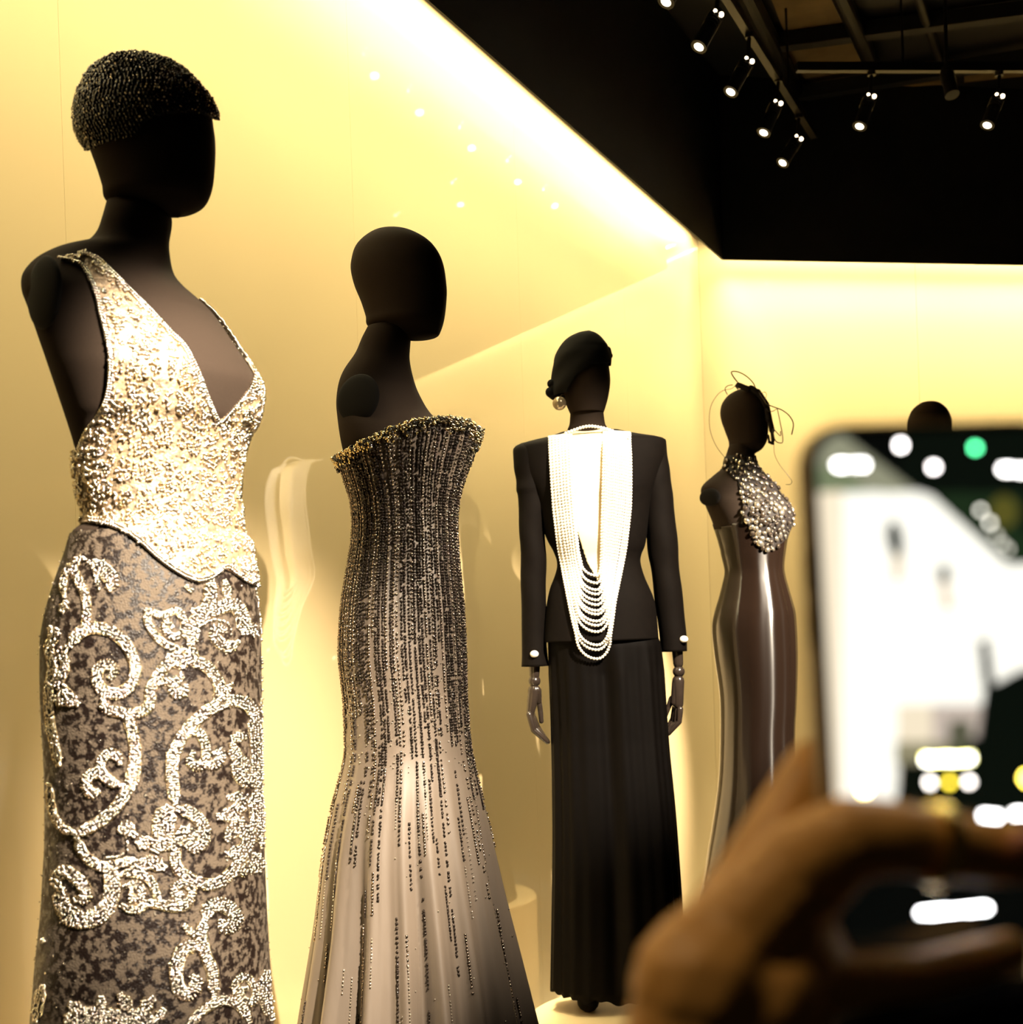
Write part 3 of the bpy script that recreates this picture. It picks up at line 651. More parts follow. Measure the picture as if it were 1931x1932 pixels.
# ------------------------------------------------------------------ mannequin three: black suit, seen from behind
def build_three():
    D = 3.44
    bp_ = P(1150, 1880, D); root = thing('mannequin', (.26, D, PT), 'mannequin seen from behind in black jacket and wide black trousers', 'mannequin')
    hl = [(1112, 631), (1085, 638), (1062, 662), (1053, 700), (1058, 738), (1068, 762), (1076, 780)]
    hr = [(1112, 631), (1135, 644), (1147, 680), (1152, 716), (1149, 745), (1144, 765), (1139, 780)]
    H = Body(hl, hr, D, psi=0, ratio=1.15); link('head', H.mesh('head', H.grid(48, 60, ends=True)), M['fabric'], root)
    N = Body([(1077, 768), (1075, 799), (1071, 812), (1078, 822), (1090, 840)], [(1138, 768), (1142, 799), (1146, 808), (1140, 822), (1128, 840)], D, ratio=.85); link('neck', N.mesh('neck', N.grid(48, 30)), M['fabric'], root)
    jl = [(1060, 815), (1034, 824), (1000, 832), (978, 839), (969, 847), (975, 870), (990, 905), (1012, 950), (1029, 1010), (1044, 1040), (1051, 1060), (1049, 1080), (1036, 1117), (1029, 1160), (1025, 1212)]
    jr = [(1155, 808), (1192, 817), (1225, 823), (1247, 827), (1257, 834), (1254, 860), (1243, 900), (1228, 950), (1219, 1022), (1211, 1045), (1209, 1062), (1217, 1090), (1234, 1130), (1240, 1170), (1243, 1207)]
    J = Body(jl, jr, D, ratio=[(810, .38), (850, .42), (930, .60), (1060, .72), (1210, .76)], power=2.3); GJ = J.grid(120, 120)
    jk = link('jacket', J.mesh('jacket', GJ), M['wool'], root)
    for side, ol, il in ((0, [(985, 836), (972, 843), (968, 852), (970, 880), (974, 905), (974, 925), (978, 940), (980, 1000), (982, 1043), (984, 1146), (985, 1229), (984, 1259)],
                          [(1015, 836), (1024, 850), (1028, 880), (1030, 920), (1031, 960), (1029, 1010), (1031, 1060), (1031, 1105), (1031, 1160), (1031, 1200), (1033, 1230), (1036, 1256)]),
                         (1, [(1218, 827), (1210, 845), (1208, 880), (1212, 920), (1217, 960), (1220, 1022), (1224, 1049), (1230, 1076), (1234, 1126), (1241, 1170), (1245, 1204), (1247, 1230)],
                          [(1240, 825), (1254, 829), (1258, 838), (1260, 859), (1266, 900), (1271, 942), (1277, 1000), (1282, 1063), (1287, 1110), (1291, 1150), (1296, 1198), (1297, 1232)])):
        A = Body(ol, il, D, ratio=1.15)
        rnd = rng.uniform(0, 6, 3)
        fm = lambda th, y: 1+.035*np.sin(y/17+2*np.cos(th+rnd[0])+rnd[1])*np.exp(-((y-1060)/90)**2)+.02*np.sin(y/9+3*np.cos(th))*np.exp(-((y-900)/60)**2)
        slv = link('sleeve', A.mesh('sleeve', A.grid(40, 90, mod=fm)), M['wool'], jk)
        bx, by = ((1009, 1234), (1291, 1206))[side]; bt = A.bvh(A.grid(40, 60)); h = cast(bt, bx if side == 0 else 1287, by)
        bm = bmesh.new(); r = bmesh.ops.create_uvsphere(bm, u_segments=20, v_segments=12, radius=1)['verts']
        q = (h[0]+h[1]*.004) if h else P(bx, by, D-.03)
        if side: q = P(1291, by, q.y)
        bmesh.ops.transform(bm, matrix=Matrix.Translation(q) @ Matrix.Diagonal((.0115, .008, .0095, 1)), verts=r); link('cuff_button', bm_mesh('cuff_button', bm, True), M['pearl'], jk)
    # ivory low back
    vp = [(1050, 822), (1075, 814), (1115, 808), (1150, 810), (1180, 818), (1172, 930), (1150, 1040), (1129, 1096), (1108, 1060), (1082, 980), (1062, 900)]
    GJ2 = J.grid(300, 300, off=.003); C, n, vis, px, py = J.faces_info(GJ2); v = link('low_back_inset', J.mesh('low_back_inset', GJ2, vis & inside(px, py, vp)), M['ivory'], jk)
    so = v.modifiers.new('thickness', 'SOLIDIFY'); so.thickness = .003; so.offset = -1
    # trousers
    tl = [(1040, 1180), (1034, 1205), (1036, 1254), (1040, 1345), (1043, 1470), (1044, 1600), (1042, 1750), (1040, 1866)]
    tr = [(1236, 1180), (1243, 1205), (1248, 1231), (1259, 1397), (1270, 1511), (1277, 1600), (1285, 1720), (1292, 1866)]
    Tb = Body(tl, tr, D, ratio=[(1180, .72), (1400, .62), (1870, .55)], power=2.4)
    def tm(th, y):
        k = np.clip((y-1215)/60, 0, 1); c = th
        g = lambda m, w_: np.exp(-(((c-m+PI) % (2*PI)-PI)/w_)**2)
        return 1-k*(.20*g(1.5*PI-.02, .10)+.20*g(.5*PI, .10))+k*(.022*np.cos(9*c+.6)+.014*np.cos(23*c))
    yh = unroll(1150, 1884)[1]
    GT = Tb.grid(260, 120, mod=tm); nzT = GT.shape[0]
    thT = np.linspace(0, 2*PI, 260, endpoint=False)
    GT[-1, :, 2] += .006*np.sin(13*thT)+.004*np.sin(29*thT); GT[-1, :, 2] -= .022*np.clip(np.sin(thT*1.0+2.6), 0, 1)
    link('trousers', Tb.mesh('trousers', GT), M['trouser'], root)
    bm = bmesh.new()
    for x in (.17, .35):
        bm = bmesh.new(); capsule_bm(bm, (x, 3.40, PT+.03), (x, 3.54, PT+.022), .030, .022); link('shoe', bm_mesh('shoe', bm, True), M['trouser'], root)
    # jointed hands
    def hand(label, wrist, ball, palm, fingers, thumb, rs):
        hd = bmesh.new(); (a, b) = wrist; capsule_bm(hd, P(*a), P(*b), .0165, .0145, flat=.85); h0 = link('hand', bm_mesh('hand', hd, True), M['handblack'], root)
        bm = bmesh.new(); bmesh.ops.create_uvsphere(bm, u_segments=20, v_segments=14, radius=.0165, matrix=Matrix.Translation(P(*ball))); link('wrist_ball', bm_mesh('wrist_ball', bm, True), M['handblack'], h0)
        bm = bmesh.new()
        for (p, q, r0, r1) in palm: capsule_bm(bm, P(*p), P(*q), r0, r1, flat=.85)
        link('palm', bm_mesh('palm', bm, True), M['handblack'], h0)
        for chain in fingers+[thumb]:
            bm = bmesh.new(); r = rs
            for p, q in zip(chain, chain[1:]): capsule_bm(bm, P(*p), P(*q), r, r*.86, seg=10, ends=3); r *= .86
            link('finger' if chain is not thumb else 'thumb', bm_mesh('finger', bm, True), M['handblack'], h0)
    d = D-.01
    hand('l', ((1009, 1250, d), (1009, 1274, d)), (1009, 1285, d), [((1008, 1303, d), (1001, 1348, d), .0175, .0115), ((1012, 1303, d), (1015, 1322, d+.01), .0155, .012)],
         [[(999, 1348, d-.012), (1007, 1378, d-.014), (1032, 1399, d-.005)], [(1002, 1350, d), (1011, 1375, d), (1034, 1400, d)], [(1004, 1350, d+.012), (1014, 1374, d+.012), (1033, 1398, d+.012)], [(1004, 1346, d+.024), (1014, 1370, d+.026), (1029, 1393, d+.026)]],
         [(1017, 1324, d+.012), (1020, 1340, d+.012), (1022, 1361, d+.012)], .0085)
    hand('r', ((1278, 1220, d), (1280, 1252, d)), (1281, 1267, d), [((1280, 1285, d), (1280, 1328, d), .0175, .0150), ((1276, 1288, d), (1272, 1325, d), .012, .010)],
         [[(1284, 1338, d-.01), (1282, 1362, d-.01), (1262, 1384, d)], [(1280, 1338, d), (1276, 1364, d), (1260, 1384, d)], [(1276, 1338, d+.012), (1272, 1362, d+.012), (1260, 1380, d+.012)], [(1274, 1334, d+.024), (1270, 1356, d+.024), (1260, 1374, d+.024)]],
         [(1268, 1318, d+.01), (1262, 1334, d+.012), (1256, 1350, d+.015)], .0085)
    # cap (a thing)
    cl = [(1112, 623), (1085, 631), (1064, 645), (1048, 670), (1043, 691), (1041, 714), (1039, 735), (1042, 750)]
    cr = [(1112, 623), (1131, 633), (1146, 651), (1150, 660), (1154, 672), (1153, 686), (1150, 710), (1148, 750)]
    K = Body(cl, cr, D, ratio=1.12); GK = K.grid(160, 120, ends=True, mod=lambda th, y: 1+.02*np.sin(5*th+y/9)*np.clip((y-640)/60, 0, 1)); C, n, vis, px, py = K.faces_info(GK)
    lim = np.interp(px, [1030, 1062, 1068, 1072, 1089, 1116, 1150, 1160], [752, 751, 749, 733, 706, 687, 684, 684]); keep = np.where(vis, py < lim, py < 690)
    cap = thing('velvet_cap', P(1100, 690, D), 'black velvet cap with a gathered back on the suited mannequin', 'hat')
    sh = link('cap_shell', K.mesh('cap_shell', GK, keep), M['velvet'], cap); so = sh.modifiers.new('thickness', 'SOLIDIFY'); so.thickness = .004; so.offset = -1
    bm = bmesh.new()
    for (x, y, r) in ((1041, 724, .012), (1039, 740, .014), (1046, 745, .012), (1054, 747, .011), (1062, 746, .010), (1046, 732, .013)):
        q = P(x, y, D-.02); capsule_bm(bm, q, q+Vector((.012, .05, -.003)), r, r*.8)
    link('gathered_ruffle', bm_mesh('gathered_ruffle', bm, True), M['velvet'], cap)
    bm = bmesh.new(); capsule_bm(bm, P(1146, 662, D), P(1152, 671, D), .012, .006); capsule_bm(bm, P(1152, 671, D), P(1146, 684, D), .007, .006); link('brim_fold', bm_mesh('brim_fold', bm, True), M['velvet'], cap)
    # earring
    e = thing('pearl_earring', P(1056, 761, D-.06), 'single large champagne pearl earring hanging by the suited mannequin jaw', 'earring')
    bm = bmesh.new(); bmesh.ops.create_uvsphere(bm, u_segments=32, v_segments=20, radius=.0185, matrix=Matrix.Translation(P(1056, 761, D-.06))); link('pearl', bm_mesh('pearl', bm, True), M['pearlgold'], e)
    hk = [P(1056, 750, D-.06), P(1059, 746, D-.055), P(1064, 744, D-.05), P(1069, 745, D-.04)]; tube('ear_hook', catmull([q[:] for q in hk], 6), .0012, M['gold'], e)
    # pearl necklace
    nk = thing('pearl_necklace', P(1113, 810, D-.06), 'many stranded long white pearl necklace hanging down the back of the black jacket', 'necklace')
    bj, btz = J.bvh(J.grid(120, 120, off=.004)), Tb.bvh(GT)
    us = [0, .1, .2, .325, .5, .68, .83, .92, .972, 1]; shO, shI = np.array([1, .985, .96, .92, .81, .64, .50, .40, .26, 0]), np.array([1, .99, .97, .94, .87, .78, .70, .58, .40, 0])
    bots = [1086, 1100, 1113, 1121, 1132, 1141, 1152, 1159, 1172, 1180, 1192, 1217, 1226, 1243]
    ns = len(bots)
    for i, yb in enumerate(bots):
        t = i/(ns-1); xl, xr = 1078+(1037-1078)*t, 1140+(1189-1140)*t; yl, yr = 822+5*t, 816+3*t
        path = []
        for side, xt, yt in ((0, xl, yl), (1, xr, yr)):
            half = []
            for u in np.linspace(0, 1, 60):
                u2 = 1-(1-u)**1.8; xc = 1113+14*u2; f_ = np.interp(min(u2, .90), us, shO*t+shI*(1-t))*math.sqrt(max(0, 1-(max(0, u2-.90)/.10)**2)); bulge = 7*math.sin(PI*min(1, u2/.75))*t*(1 if side else .2)
                half.append((xc+(xt-xc)*f_+bulge, yt+(yb-yt)*u2))
            path.append(np.array(half))
        pxs = np.vstack([path[0], path[1][::-1][1:]])
        lift = .0045+.006*(1-t)+.003*(i % 2); W_ = []
        hits = [cast(bj, x, y) or cast(btz, x, y) for (x, y) in pxs]; last = next(h[0].y for h in hits[3:] if h)
        tail = next(h[0].y for h in hits[::-1][3:] if h); k_ = 0
        for (x, y), h in zip(pxs, hits):
            k_ += 1; dep = h[0].y if h else (last if k_ < len(pxs)*.8 else tail)
            if y > 1205: dep = min(dep, last+.0004)
            last = dep; W_.append(P(x, y, dep-lift)[:])
        a = np.array(W_)
        for _ in range(6): a[1:-1, 1] = .25*a[:-2, 1]+.5*a[1:-1, 1]+.25*a[2:, 1]
        # over the shoulders to the front
        f0 = a[0]+np.array([[-.004, .10, -.03], [-.002, .06, .004], [0, .032, .008]]); f1 = a[-1]+np.array([[0, .032, .008], [.002, .06, .004], [.004, .10, -.03]])
        a = np.vstack([catmull(np.vstack([f0, a[:2]]), 8)[:-8], a[1:-1], catmull(np.vstack([a[-2:], f1]), 8)[8:]])
        pr = resample(a, .0080); o = beads('pearl_strand', pr, np.tile([0, -1., 0], (len(pr), 1)), np.full(len(pr), .0041), 'ico2', M['pearl'], nk, smooth=True, stuff=False)
    # choker row across the nape
    ch = [(1068, 817), (1082, 812), (1100, 806), (1115, 804), (1130, 806), (1144, 809), (1156, 813)]
    c = resample(catmull([P(x, y, D-.075+.012*abs(x-1112)/44)[:] for x, y in ch], 8), .0078); beads('pearl_strand', c, np.tile([0, -1., 0], (len(c), 1)), np.full(len(c), .0045), 'ico2', M['pearl'], nk, smooth=True, stuff=False)
    plinth(.30, 3.33, .30, 'cream round plinth below the wide black trousers')
build_three()

# ------------------------------------------------------------------ mannequin four: satin gown with crystal bib
def build_four():
    D = 4.4
    root = thing('mannequin', (.85, D, PT), 'slender mannequin in a shiny black satin halter gown with a crystal bib', 'mannequin')
    left = [(1377, 838), (1373, 850), (1366, 873), (1366, 882), (1355, 891), (1342, 902), (1328, 915), (1323, 925), (1325, 937), (1334, 960), (1347, 992), (1360, 1035), (1362, 1046), (1369, 1078), (1365, 1101), (1358, 1129), (1350, 1155), (1345, 1186), (1350, 1238),
            (1360, 1315), (1361, 1393), (1358, 1470), (1349, 1540), (1338, 1605), (1330, 1660), (1318, 1735)]
    right = [(1424, 838), (1425, 858), (1431, 876), (1440, 888), (1449, 900), (1464, 913), (1474, 933), (1488, 947), (1496, 969), (1495, 987), (1487, 1010), (1483, 1031), (1479, 1062), (1480, 1082), (1488, 1112), (1496, 1140), (1501, 1165), (1504, 1238), (1502, 1320), (1499, 1390),
             (1504, 1470), (1514, 1560), (1525, 1640), (1545, 1735)]
    B = Body(left, right, D, psi=30, ratio=[(830, .95), (920, .62), (1000, .78), (1080, .8), (1200, .85), (1735, .95)])
    yb = min(B.y1, HY+(EYE-PT)*F/D)
    G = B.grid(96, 140, y1=1140); link('torso', B.mesh('torso', G), M['fabric'], root)
    disc_on('armhole_cap', B.bvh(G), 1340, 938, .045, .03, M['discfab'], root, (-.7, -.7, 0), .008)
    fm = lambda th, y: 1+np.clip((y-1000)/80, 0, 1)*(.030*np.exp(-(((th-5.06+PI) % (2*PI)-PI)/.10)**2)+.03*np.exp(-(((th-5.42+PI) % (2*PI)-PI)/.08)**2)-.02*np.exp(-(((th-5.25+PI) % (2*PI)-PI)/.08)**2)+.006*np.cos(13*th+y/160))
    GG = B.grid(260, 240, y0=unroll(1400, 860)[1], y1=yb, off=.003, mod=fm); C, n, vis, px, py = B.faces_info(GG)
    gp = [(1366, 872), (1431, 872), (1520, 900), (1560, 1000), (1600, 1800), (1250, 1800), (1345, 1000), (1400, 985), (1403, 950), (1398, 905), (1380, 890)]
    keep = np.where(vis, inside(px, py, gp), (py > 990) | (py < 886)); go = link('gown', B.mesh('gown', GG, keep), M['gown'], root)
    so = go.modifiers.new('thickness', 'SOLIDIFY'); so.thickness = .003; so.offset = -1
    hl = [(1402, 733), (1388, 737), (1373, 746), (1362, 761), (1359, 777), (1361, 792), (1367, 809), (1375, 831), (1378, 842), (1400, 850), (1424, 856)]
    hr = [(1402, 733), (1425, 735), (1440, 750), (1448, 772), (1450, 795), (1450, 815), (1448, 832), (1441, 845), (1434, 851), (1428, 854), (1425, 856)]
    H = Body(hl, hr, D, psi=-20, ratio=.82); link('head', H.mesh('head', H.grid(56, 70, ends=True)), M['fabric'], root)
    # bib
    bp_ = scaled([(560, 40), (600, -10), (940, 10), (970, 100), (1040, 190), (1090, 250), (1200, 350), (1260, 480), (1370, 570), (1410, 700), (1400, 830), (1330, 1000), (1250, 1070), (1130, 1150), (1040, 1140), (950, 1080), (895, 1000), (880, 900), (830, 800), (775, 700), (790, 600), (770, 450), (730, 300), (640, 240), (560, 150)], 300/1931, 1280, 860)
    GB = B.grid(220, 200, y0=unroll(1400, 862)[1], y1=unroll(1430, 1050)[1], off=.006); C, n, vis, px, py = B.faces_info(GB); k = vis & inside(px, py, bp_)
    bib = link('bib', B.mesh('bib', GB, k), M['veil'], root); so = bib.modifiers.new('thickness', 'SOLIDIFY'); so.thickness = .003; so.offset = -1
    kb = (~vis) & (py > 866) & (py < 884); bb = B.bvh(GB)
    pts = []; tries = 0
    bx = [q[0] for q in bp_]; by = [q[1] for q in bp_]
    while len(pts) < 190 and tries < 30000:
        tries += 1; x, y = rng.uniform(min(bx), max(bx)), rng.uniform(min(by), max(by))
        if not inside(np.array([x]), np.array([y]), bp_)[0]: continue
        if all((x-a)**2+(y-b)**2 > 8.6**2 for a, b in pts): pts.append((x, y))
    tpl = {}
    for nm, mm in (('a', M['stone']), ('b', M['darkstone'])):
        bm = bmesh.new(); r = bmesh.ops.create_icosphere(bm, subdivisions=2, radius=1)['verts']; tpl[nm] = bm_mesh('stone', bm, True); tpl[nm].materials.append(mm)
    for (x, y) in pts:
        h = cast(bb, x, y)
        if not h: continue
        o = bpy.data.objects.new('stone', tpl['a' if rng.random() < .6 else 'b']); COL.objects.link(o); o.parent = bib
        s_ = rng.uniform(.0055, .0110); o.matrix_world = Matrix.Translation(h[0]+h[1]*.003) @ frame(h[1]).to_4x4() @ Matrix.Rotation(rng.uniform(0, 3), 4, 'Z') @ Matrix.Diagonal((s_, s_*rng.uniform(.8, 1.5), s_*.7, 1))
    pos, nr = [], []
    for _ in range(380):
        x, y = rng.uniform(min(bx), max(bx)), rng.uniform(min(by), max(by))
        if inside(np.array([x]), np.array([y]), bp_)[0]:
            h = cast(bb, x, y)
            if h: pos.append((h[0]+h[1]*.002)[:]); nr.append(h[1][:])
    beads('small_stones', pos, nr, rng.uniform(.002, .004, len(pos)), 'ico', M['stone'], bib, tilt=.5)
    # wire headpiece
    hp = thing('wire_headpiece', P(1405, 740, D), 'looping black wire headpiece with a wisp of veil on the satin gown mannequin', 'headpiece')
    z = lambda *p: scaled(p, 300/1931, 1280, 660)
    W_ = [(z((890, 490), (800, 440), (720, 390), (650, 290), (665, 262), (740, 272), (830, 320), (910, 400), (932, 460), (890, 492)), .0022, 0), (z((735, 400), (650, 470), (560, 490), (480, 545), (400, 680), (378, 850), (400, 1020), (470, 1180), (570, 1312)), .0010, .05),
          (z((600, 545), (570, 480), (600, 438), (665, 425)), .0016, 0), (z((932, 450), (990, 530), (1050, 620), (1080, 660), (1180, 700), (1260, 730), (1350, 800), (1400, 900), (1380, 1030)), .0020, -.04),
          (z((990, 540), (1050, 512), (1075, 550), (1050, 600), (1040, 630)), .0010, -.02), (z((1075, 690), (1090, 740), (1150, 745), (1200, 715)), .0014, -.03), (z((1205, 715), (1240, 880), (1270, 1060), (1260, 1130), (1180, 1100), (1150, 960), (1240, 1045), (1245, 990)), .0016, -.05),
          (z((1165, 1110), (1170, 1260), (1230, 1390), (1330, 1520), (1382, 1590), (1365, 1632), (1310, 1635)), .0009, -.05), (z((720, 405), (700, 440), (730, 480)), .0025, 0)]
    for pts_, r, dz in W_:
        c = catmull(pts_, 8); nW = len(c); pth = [P(x, y, D-.05+dz*math.sin(PI*i/(nW-1)))[:] for i, (x, y) in enumerate(c)]; tube('wire_loop', pth, r, M['wire'], hp)
    bm = bmesh.new()
    for (p, q, r0, r1) in (((1418, 733), (1432, 742), .012, .010), ((1430, 740), (1446, 764), .012, .012), ((1447, 764), (1451, 790), .010, .012), ((1453, 790), (1457, 812), .008, .010), ((1457, 812), (1459, 832), .006, .006), ((1452, 834), (1459, 837), .005, .005), ((1395, 727), (1412, 734), .010, .010), ((1450, 822), (1452, 834), .004, .004)):
        capsule_bm(bm, P(*p, D-.05), P(*q, D-.055), r0, r1, seg=10, ends=3)
    link('veil_wisp', bm_mesh('veil_wisp', bm, True), M['veil'], hp)
    plinth(.86, D, .30, 'cream round plinth under the satin gown mannequin, behind the hand')
build_four()

# ------------------------------------------------------------------ mannequin five, behind the phone
def build_five():
    D = 4.75; root = thing('mannequin', (P(1757, 1600, D).x, D, PT), 'dark mannequin whose rounded head top peeks out above the phone', 'mannequin')
    hl = [(1755, 757), (1738, 760), (1722, 772), (1714, 788), (1712, 803), (1716, 835), (1726, 862), (1734, 880)]
    hr = [(1755, 757), (1772, 760), (1787, 772), (1795, 788), (1797, 803), (1795, 835), (1787, 862), (1777, 880)]
    H = Body(hl, hr, D, psi=0, ratio=1.1); link('head', H.mesh('head', H.grid(48, 50, ends=True)), M['fabric'], root)
    c = 1757
    left = [(c-22, 868), (c-24, 890), (c-50, 915), (c-78, 935), (c-82, 955), (c-70, 990), (c-55, 1040), (c-48, 1085), (c-60, 1140), (c-70, 1200), (c-66, 1330), (c-70, 1450), (c-90, 1580), (c-110, 1690)]
    right = [(c+22, 868), (c+24, 890), (c+50, 915), (c+78, 935), (c+82, 955), (c+70, 990), (c+55, 1040), (c+50, 1085), (c+62, 1140), (c+74, 1200), (c+72, 1330), (c+78, 1450), (c+100, 1580), (c+120, 1690)]
    B = Body(left, right, D, psi=15, ratio=[(868, .95), (940, .5), (1080, .75), (1700, .9)]); yb = min(B.y1, HY+(EYE-PT)*F/D)
    link('torso', B.mesh('torso', B.grid(64, 60, y1=1100)), M['fabric'], root)
    link('gown', B.mesh('gown', B.grid(120, 120, y0=965, y1=yb, off=.004, mod=lambda th, y: 1+.03*np.cos(14*th)*np.clip((y-1250)/300, 0, 1)), caps=False), M['wool'], root)
    plinth(P(1757, 1600, D).x, D, .30, 'cream round plinth hidden behind the phone and hand')
build_five()

# ------------------------------------------------------------------ spotlights and rails under the ceiling
def fixture(lens, rear, D, label, lit=True, drop=None):
    lp, rp = P(*lens, D), P(*rear, D+.035); ax = (lp-rp).normalized(); r = .026
    t = thing('track_spotlight', rp, label, 'spotlight', 'small track spotlights')
    bm = bmesh.new(); cyl_bm(bm, rp, lp-ax*.004, r*.92, r, 20); cyl_bm(bm, rp-ax*.02, rp, r*.55, r*.92, 20)
    for k in range(4): cyl_bm(bm, rp+ax*(.012+.012*k), rp+ax*(.016+.012*k), r*1.06, r*1.06, 20)
    link('housing', bm_mesh('housing', bm), M['lampmetal'], t)
    bm = bmesh.new(); cyl_bm(bm, lp-ax*.004, lp+ax*.004, r*1.08, r*1.08, 20); link('snoot_ring', bm_mesh('snoot_ring', bm), M['lampmetal'], t)
    if lit:
        bm = bmesh.new(); cyl_bm(bm, lp+ax*.0042, lp+ax*.0065, r*.62, r*.5, 20); link('lens', bm_mesh('lens', bm), M['lens'], t)
        s = (CAMP-rp).normalized(); side = ax.cross(s).normalized(); out = (s-ax*s.dot(ax)).normalized()
        for q, rr in ((-.55, .0085), (.35, .0062)):
            bm = bmesh.new(); cc = rp+ax*.010+side*(q*r)+out*(r*.95); bmesh.ops.create_uvsphere(bm, u_segments=12, v_segments=8, radius=rr, matrix=Matrix.Translation(cc)); link('rear_vent', bm_mesh('rear_vent', bm, True), M['vent'], t)
    top = rp+Vector((.012, .01, drop or .09)); bm = bmesh.new(); cyl_bm(bm, rp, top, .007, .007, 10); cyl_bm(bm, top, top+Vector((0, 0, .02)), .016, .016, 12)
    link('bracket', bm_mesh('bracket', bm), M['lampmetal'], t); return top+Vector((0, 0, .02))
FX = [((1258, 2), (1290, -58), 3.93, 'spotlight cut by the top edge of the photo, nearest on the left rail'), ((1320, 87), (1352, 28), 4.22, 'lit spotlight second along the left ceiling rail, counting from the camera'), ((1380, 172), (1411, 116), 4.59, 'lit spotlight third along the left ceiling rail, in the middle of the row'),
      ((1442, 249), (1466, 196), 4.99, 'lit spotlight fourth along the left ceiling rail, next to the last'), ((1478, 306), (1505, 262), 5.33, 'lit spotlight lowest and farthest on the left ceiling rail'),
      ((1623, 237), (1642, 184), 4.96, 'lit spotlight alone above the corner, left of the unlit lamp'), ((1864, 235), (1884, 184), 5.0, 'lit spotlight at the right edge of the ceiling grid')]
tops = [fixture(*f) for f in FX]
top_u = fixture((1797, 178), (1786, 135), 4.9, 'unlit black spotlight between the two right spotlights', lit=False, drop=CEIL-.02-P(1786, 135, 4.935).z)
def rail(p0, p1, label, r=.014, name='ceiling_rail'):
    p0, p1 = Vector(p0), Vector(p1); t = thing(name, p0, label, 'rail'); bm = bmesh.new()
    d = (p1-p0).normalized(); R = Matrix((d, Vector((0, 0, 1)).cross(d), Vector((0, 0, 1)))).transposed()
    box_bm(bm, (p0+p1)/2, ((p1-p0).length, r*2, r*2.4), R); link('track', bm_mesh('track', bm), M['lampmetal'], t)
    n = max(2, int((p1-p0).length/.9))
    for k in range(n):
        q = p0+(p1-p0)*((k+.5)/n); bm = bmesh.new(); cyl_bm(bm, q+Vector((0, 0, r)), (q.x, q.y, CEIL), .005, .005, 8); link('hanger_rod', bm_mesh('hanger_rod', bm), M['lampmetal'], t)
a, b = tops[0], tops[4]; dr = (b-a).normalized(); rail(a-dr*1.0+Vector((0, 0, .012)), b+dr*.3+Vector((0, 0, .012)), 'black lighting rail carrying the row of lit spotlights at left')
a, b = tops[5], tops[6]; dr = (b-a).normalized(); rail(a-dr*.3+Vector((0, 0, .012)), b+dr*.9+Vector((0, 0, .012)), 'black lighting rail running across to the right edge')
def pipe(q0, q1, z, r, label):
    p0, p1 = onplane(*q0, z), onplane(*q1, z); d = p1-p0; bm = bmesh.new(); cyl_bm(bm, p0-d*.6, p1, r, r, 16)
    return tag(link('ceiling_beam', bm_mesh('ceiling_beam', bm, False), M['lampmetal']), label, 'beam')
pipe((1590, 0), (1650, 130), CEIL-.06, .035, 'dark round ceiling pipe right of the brown ceiling tiles')
pipe((1412, 0), (1515, 205), CEIL-.06, .045, 'dark round ceiling pipe left of the brown ceiling tiles')
pipe((1745, 30), (1785, 150), CEIL-.06, .02, 'thin dark ceiling pipe above the unlit spotlight')
def beam(q0, q1, z, wd, label):
    p0, p1 = onplane(*q0, z), onplane(*q1, z); d = (p1-p0); p0 = p0-d*.02; bm = bmesh.new(); u = d.normalized(); R = Matrix((u, Vector((0, 0, 1)).cross(u), Vector((0, 0, 1)))).transposed()
    box_bm(bm, (p0+p1)/2+Vector((0, 0, .03)), (d.length, wd, .06), R); return tag(link('ceiling_beam', bm_mesh('ceiling_beam', bm), M['blackpaint']), label, 'beam')
beam((1440, 98), (1960, 30), CEIL-.08, .06, 'black ceiling cross beam between the two rows of brown tiles')
beam((1500, 190), (1960, 118), CEIL-.10, .05, 'black ceiling cross beam nearest the dark back fascia')

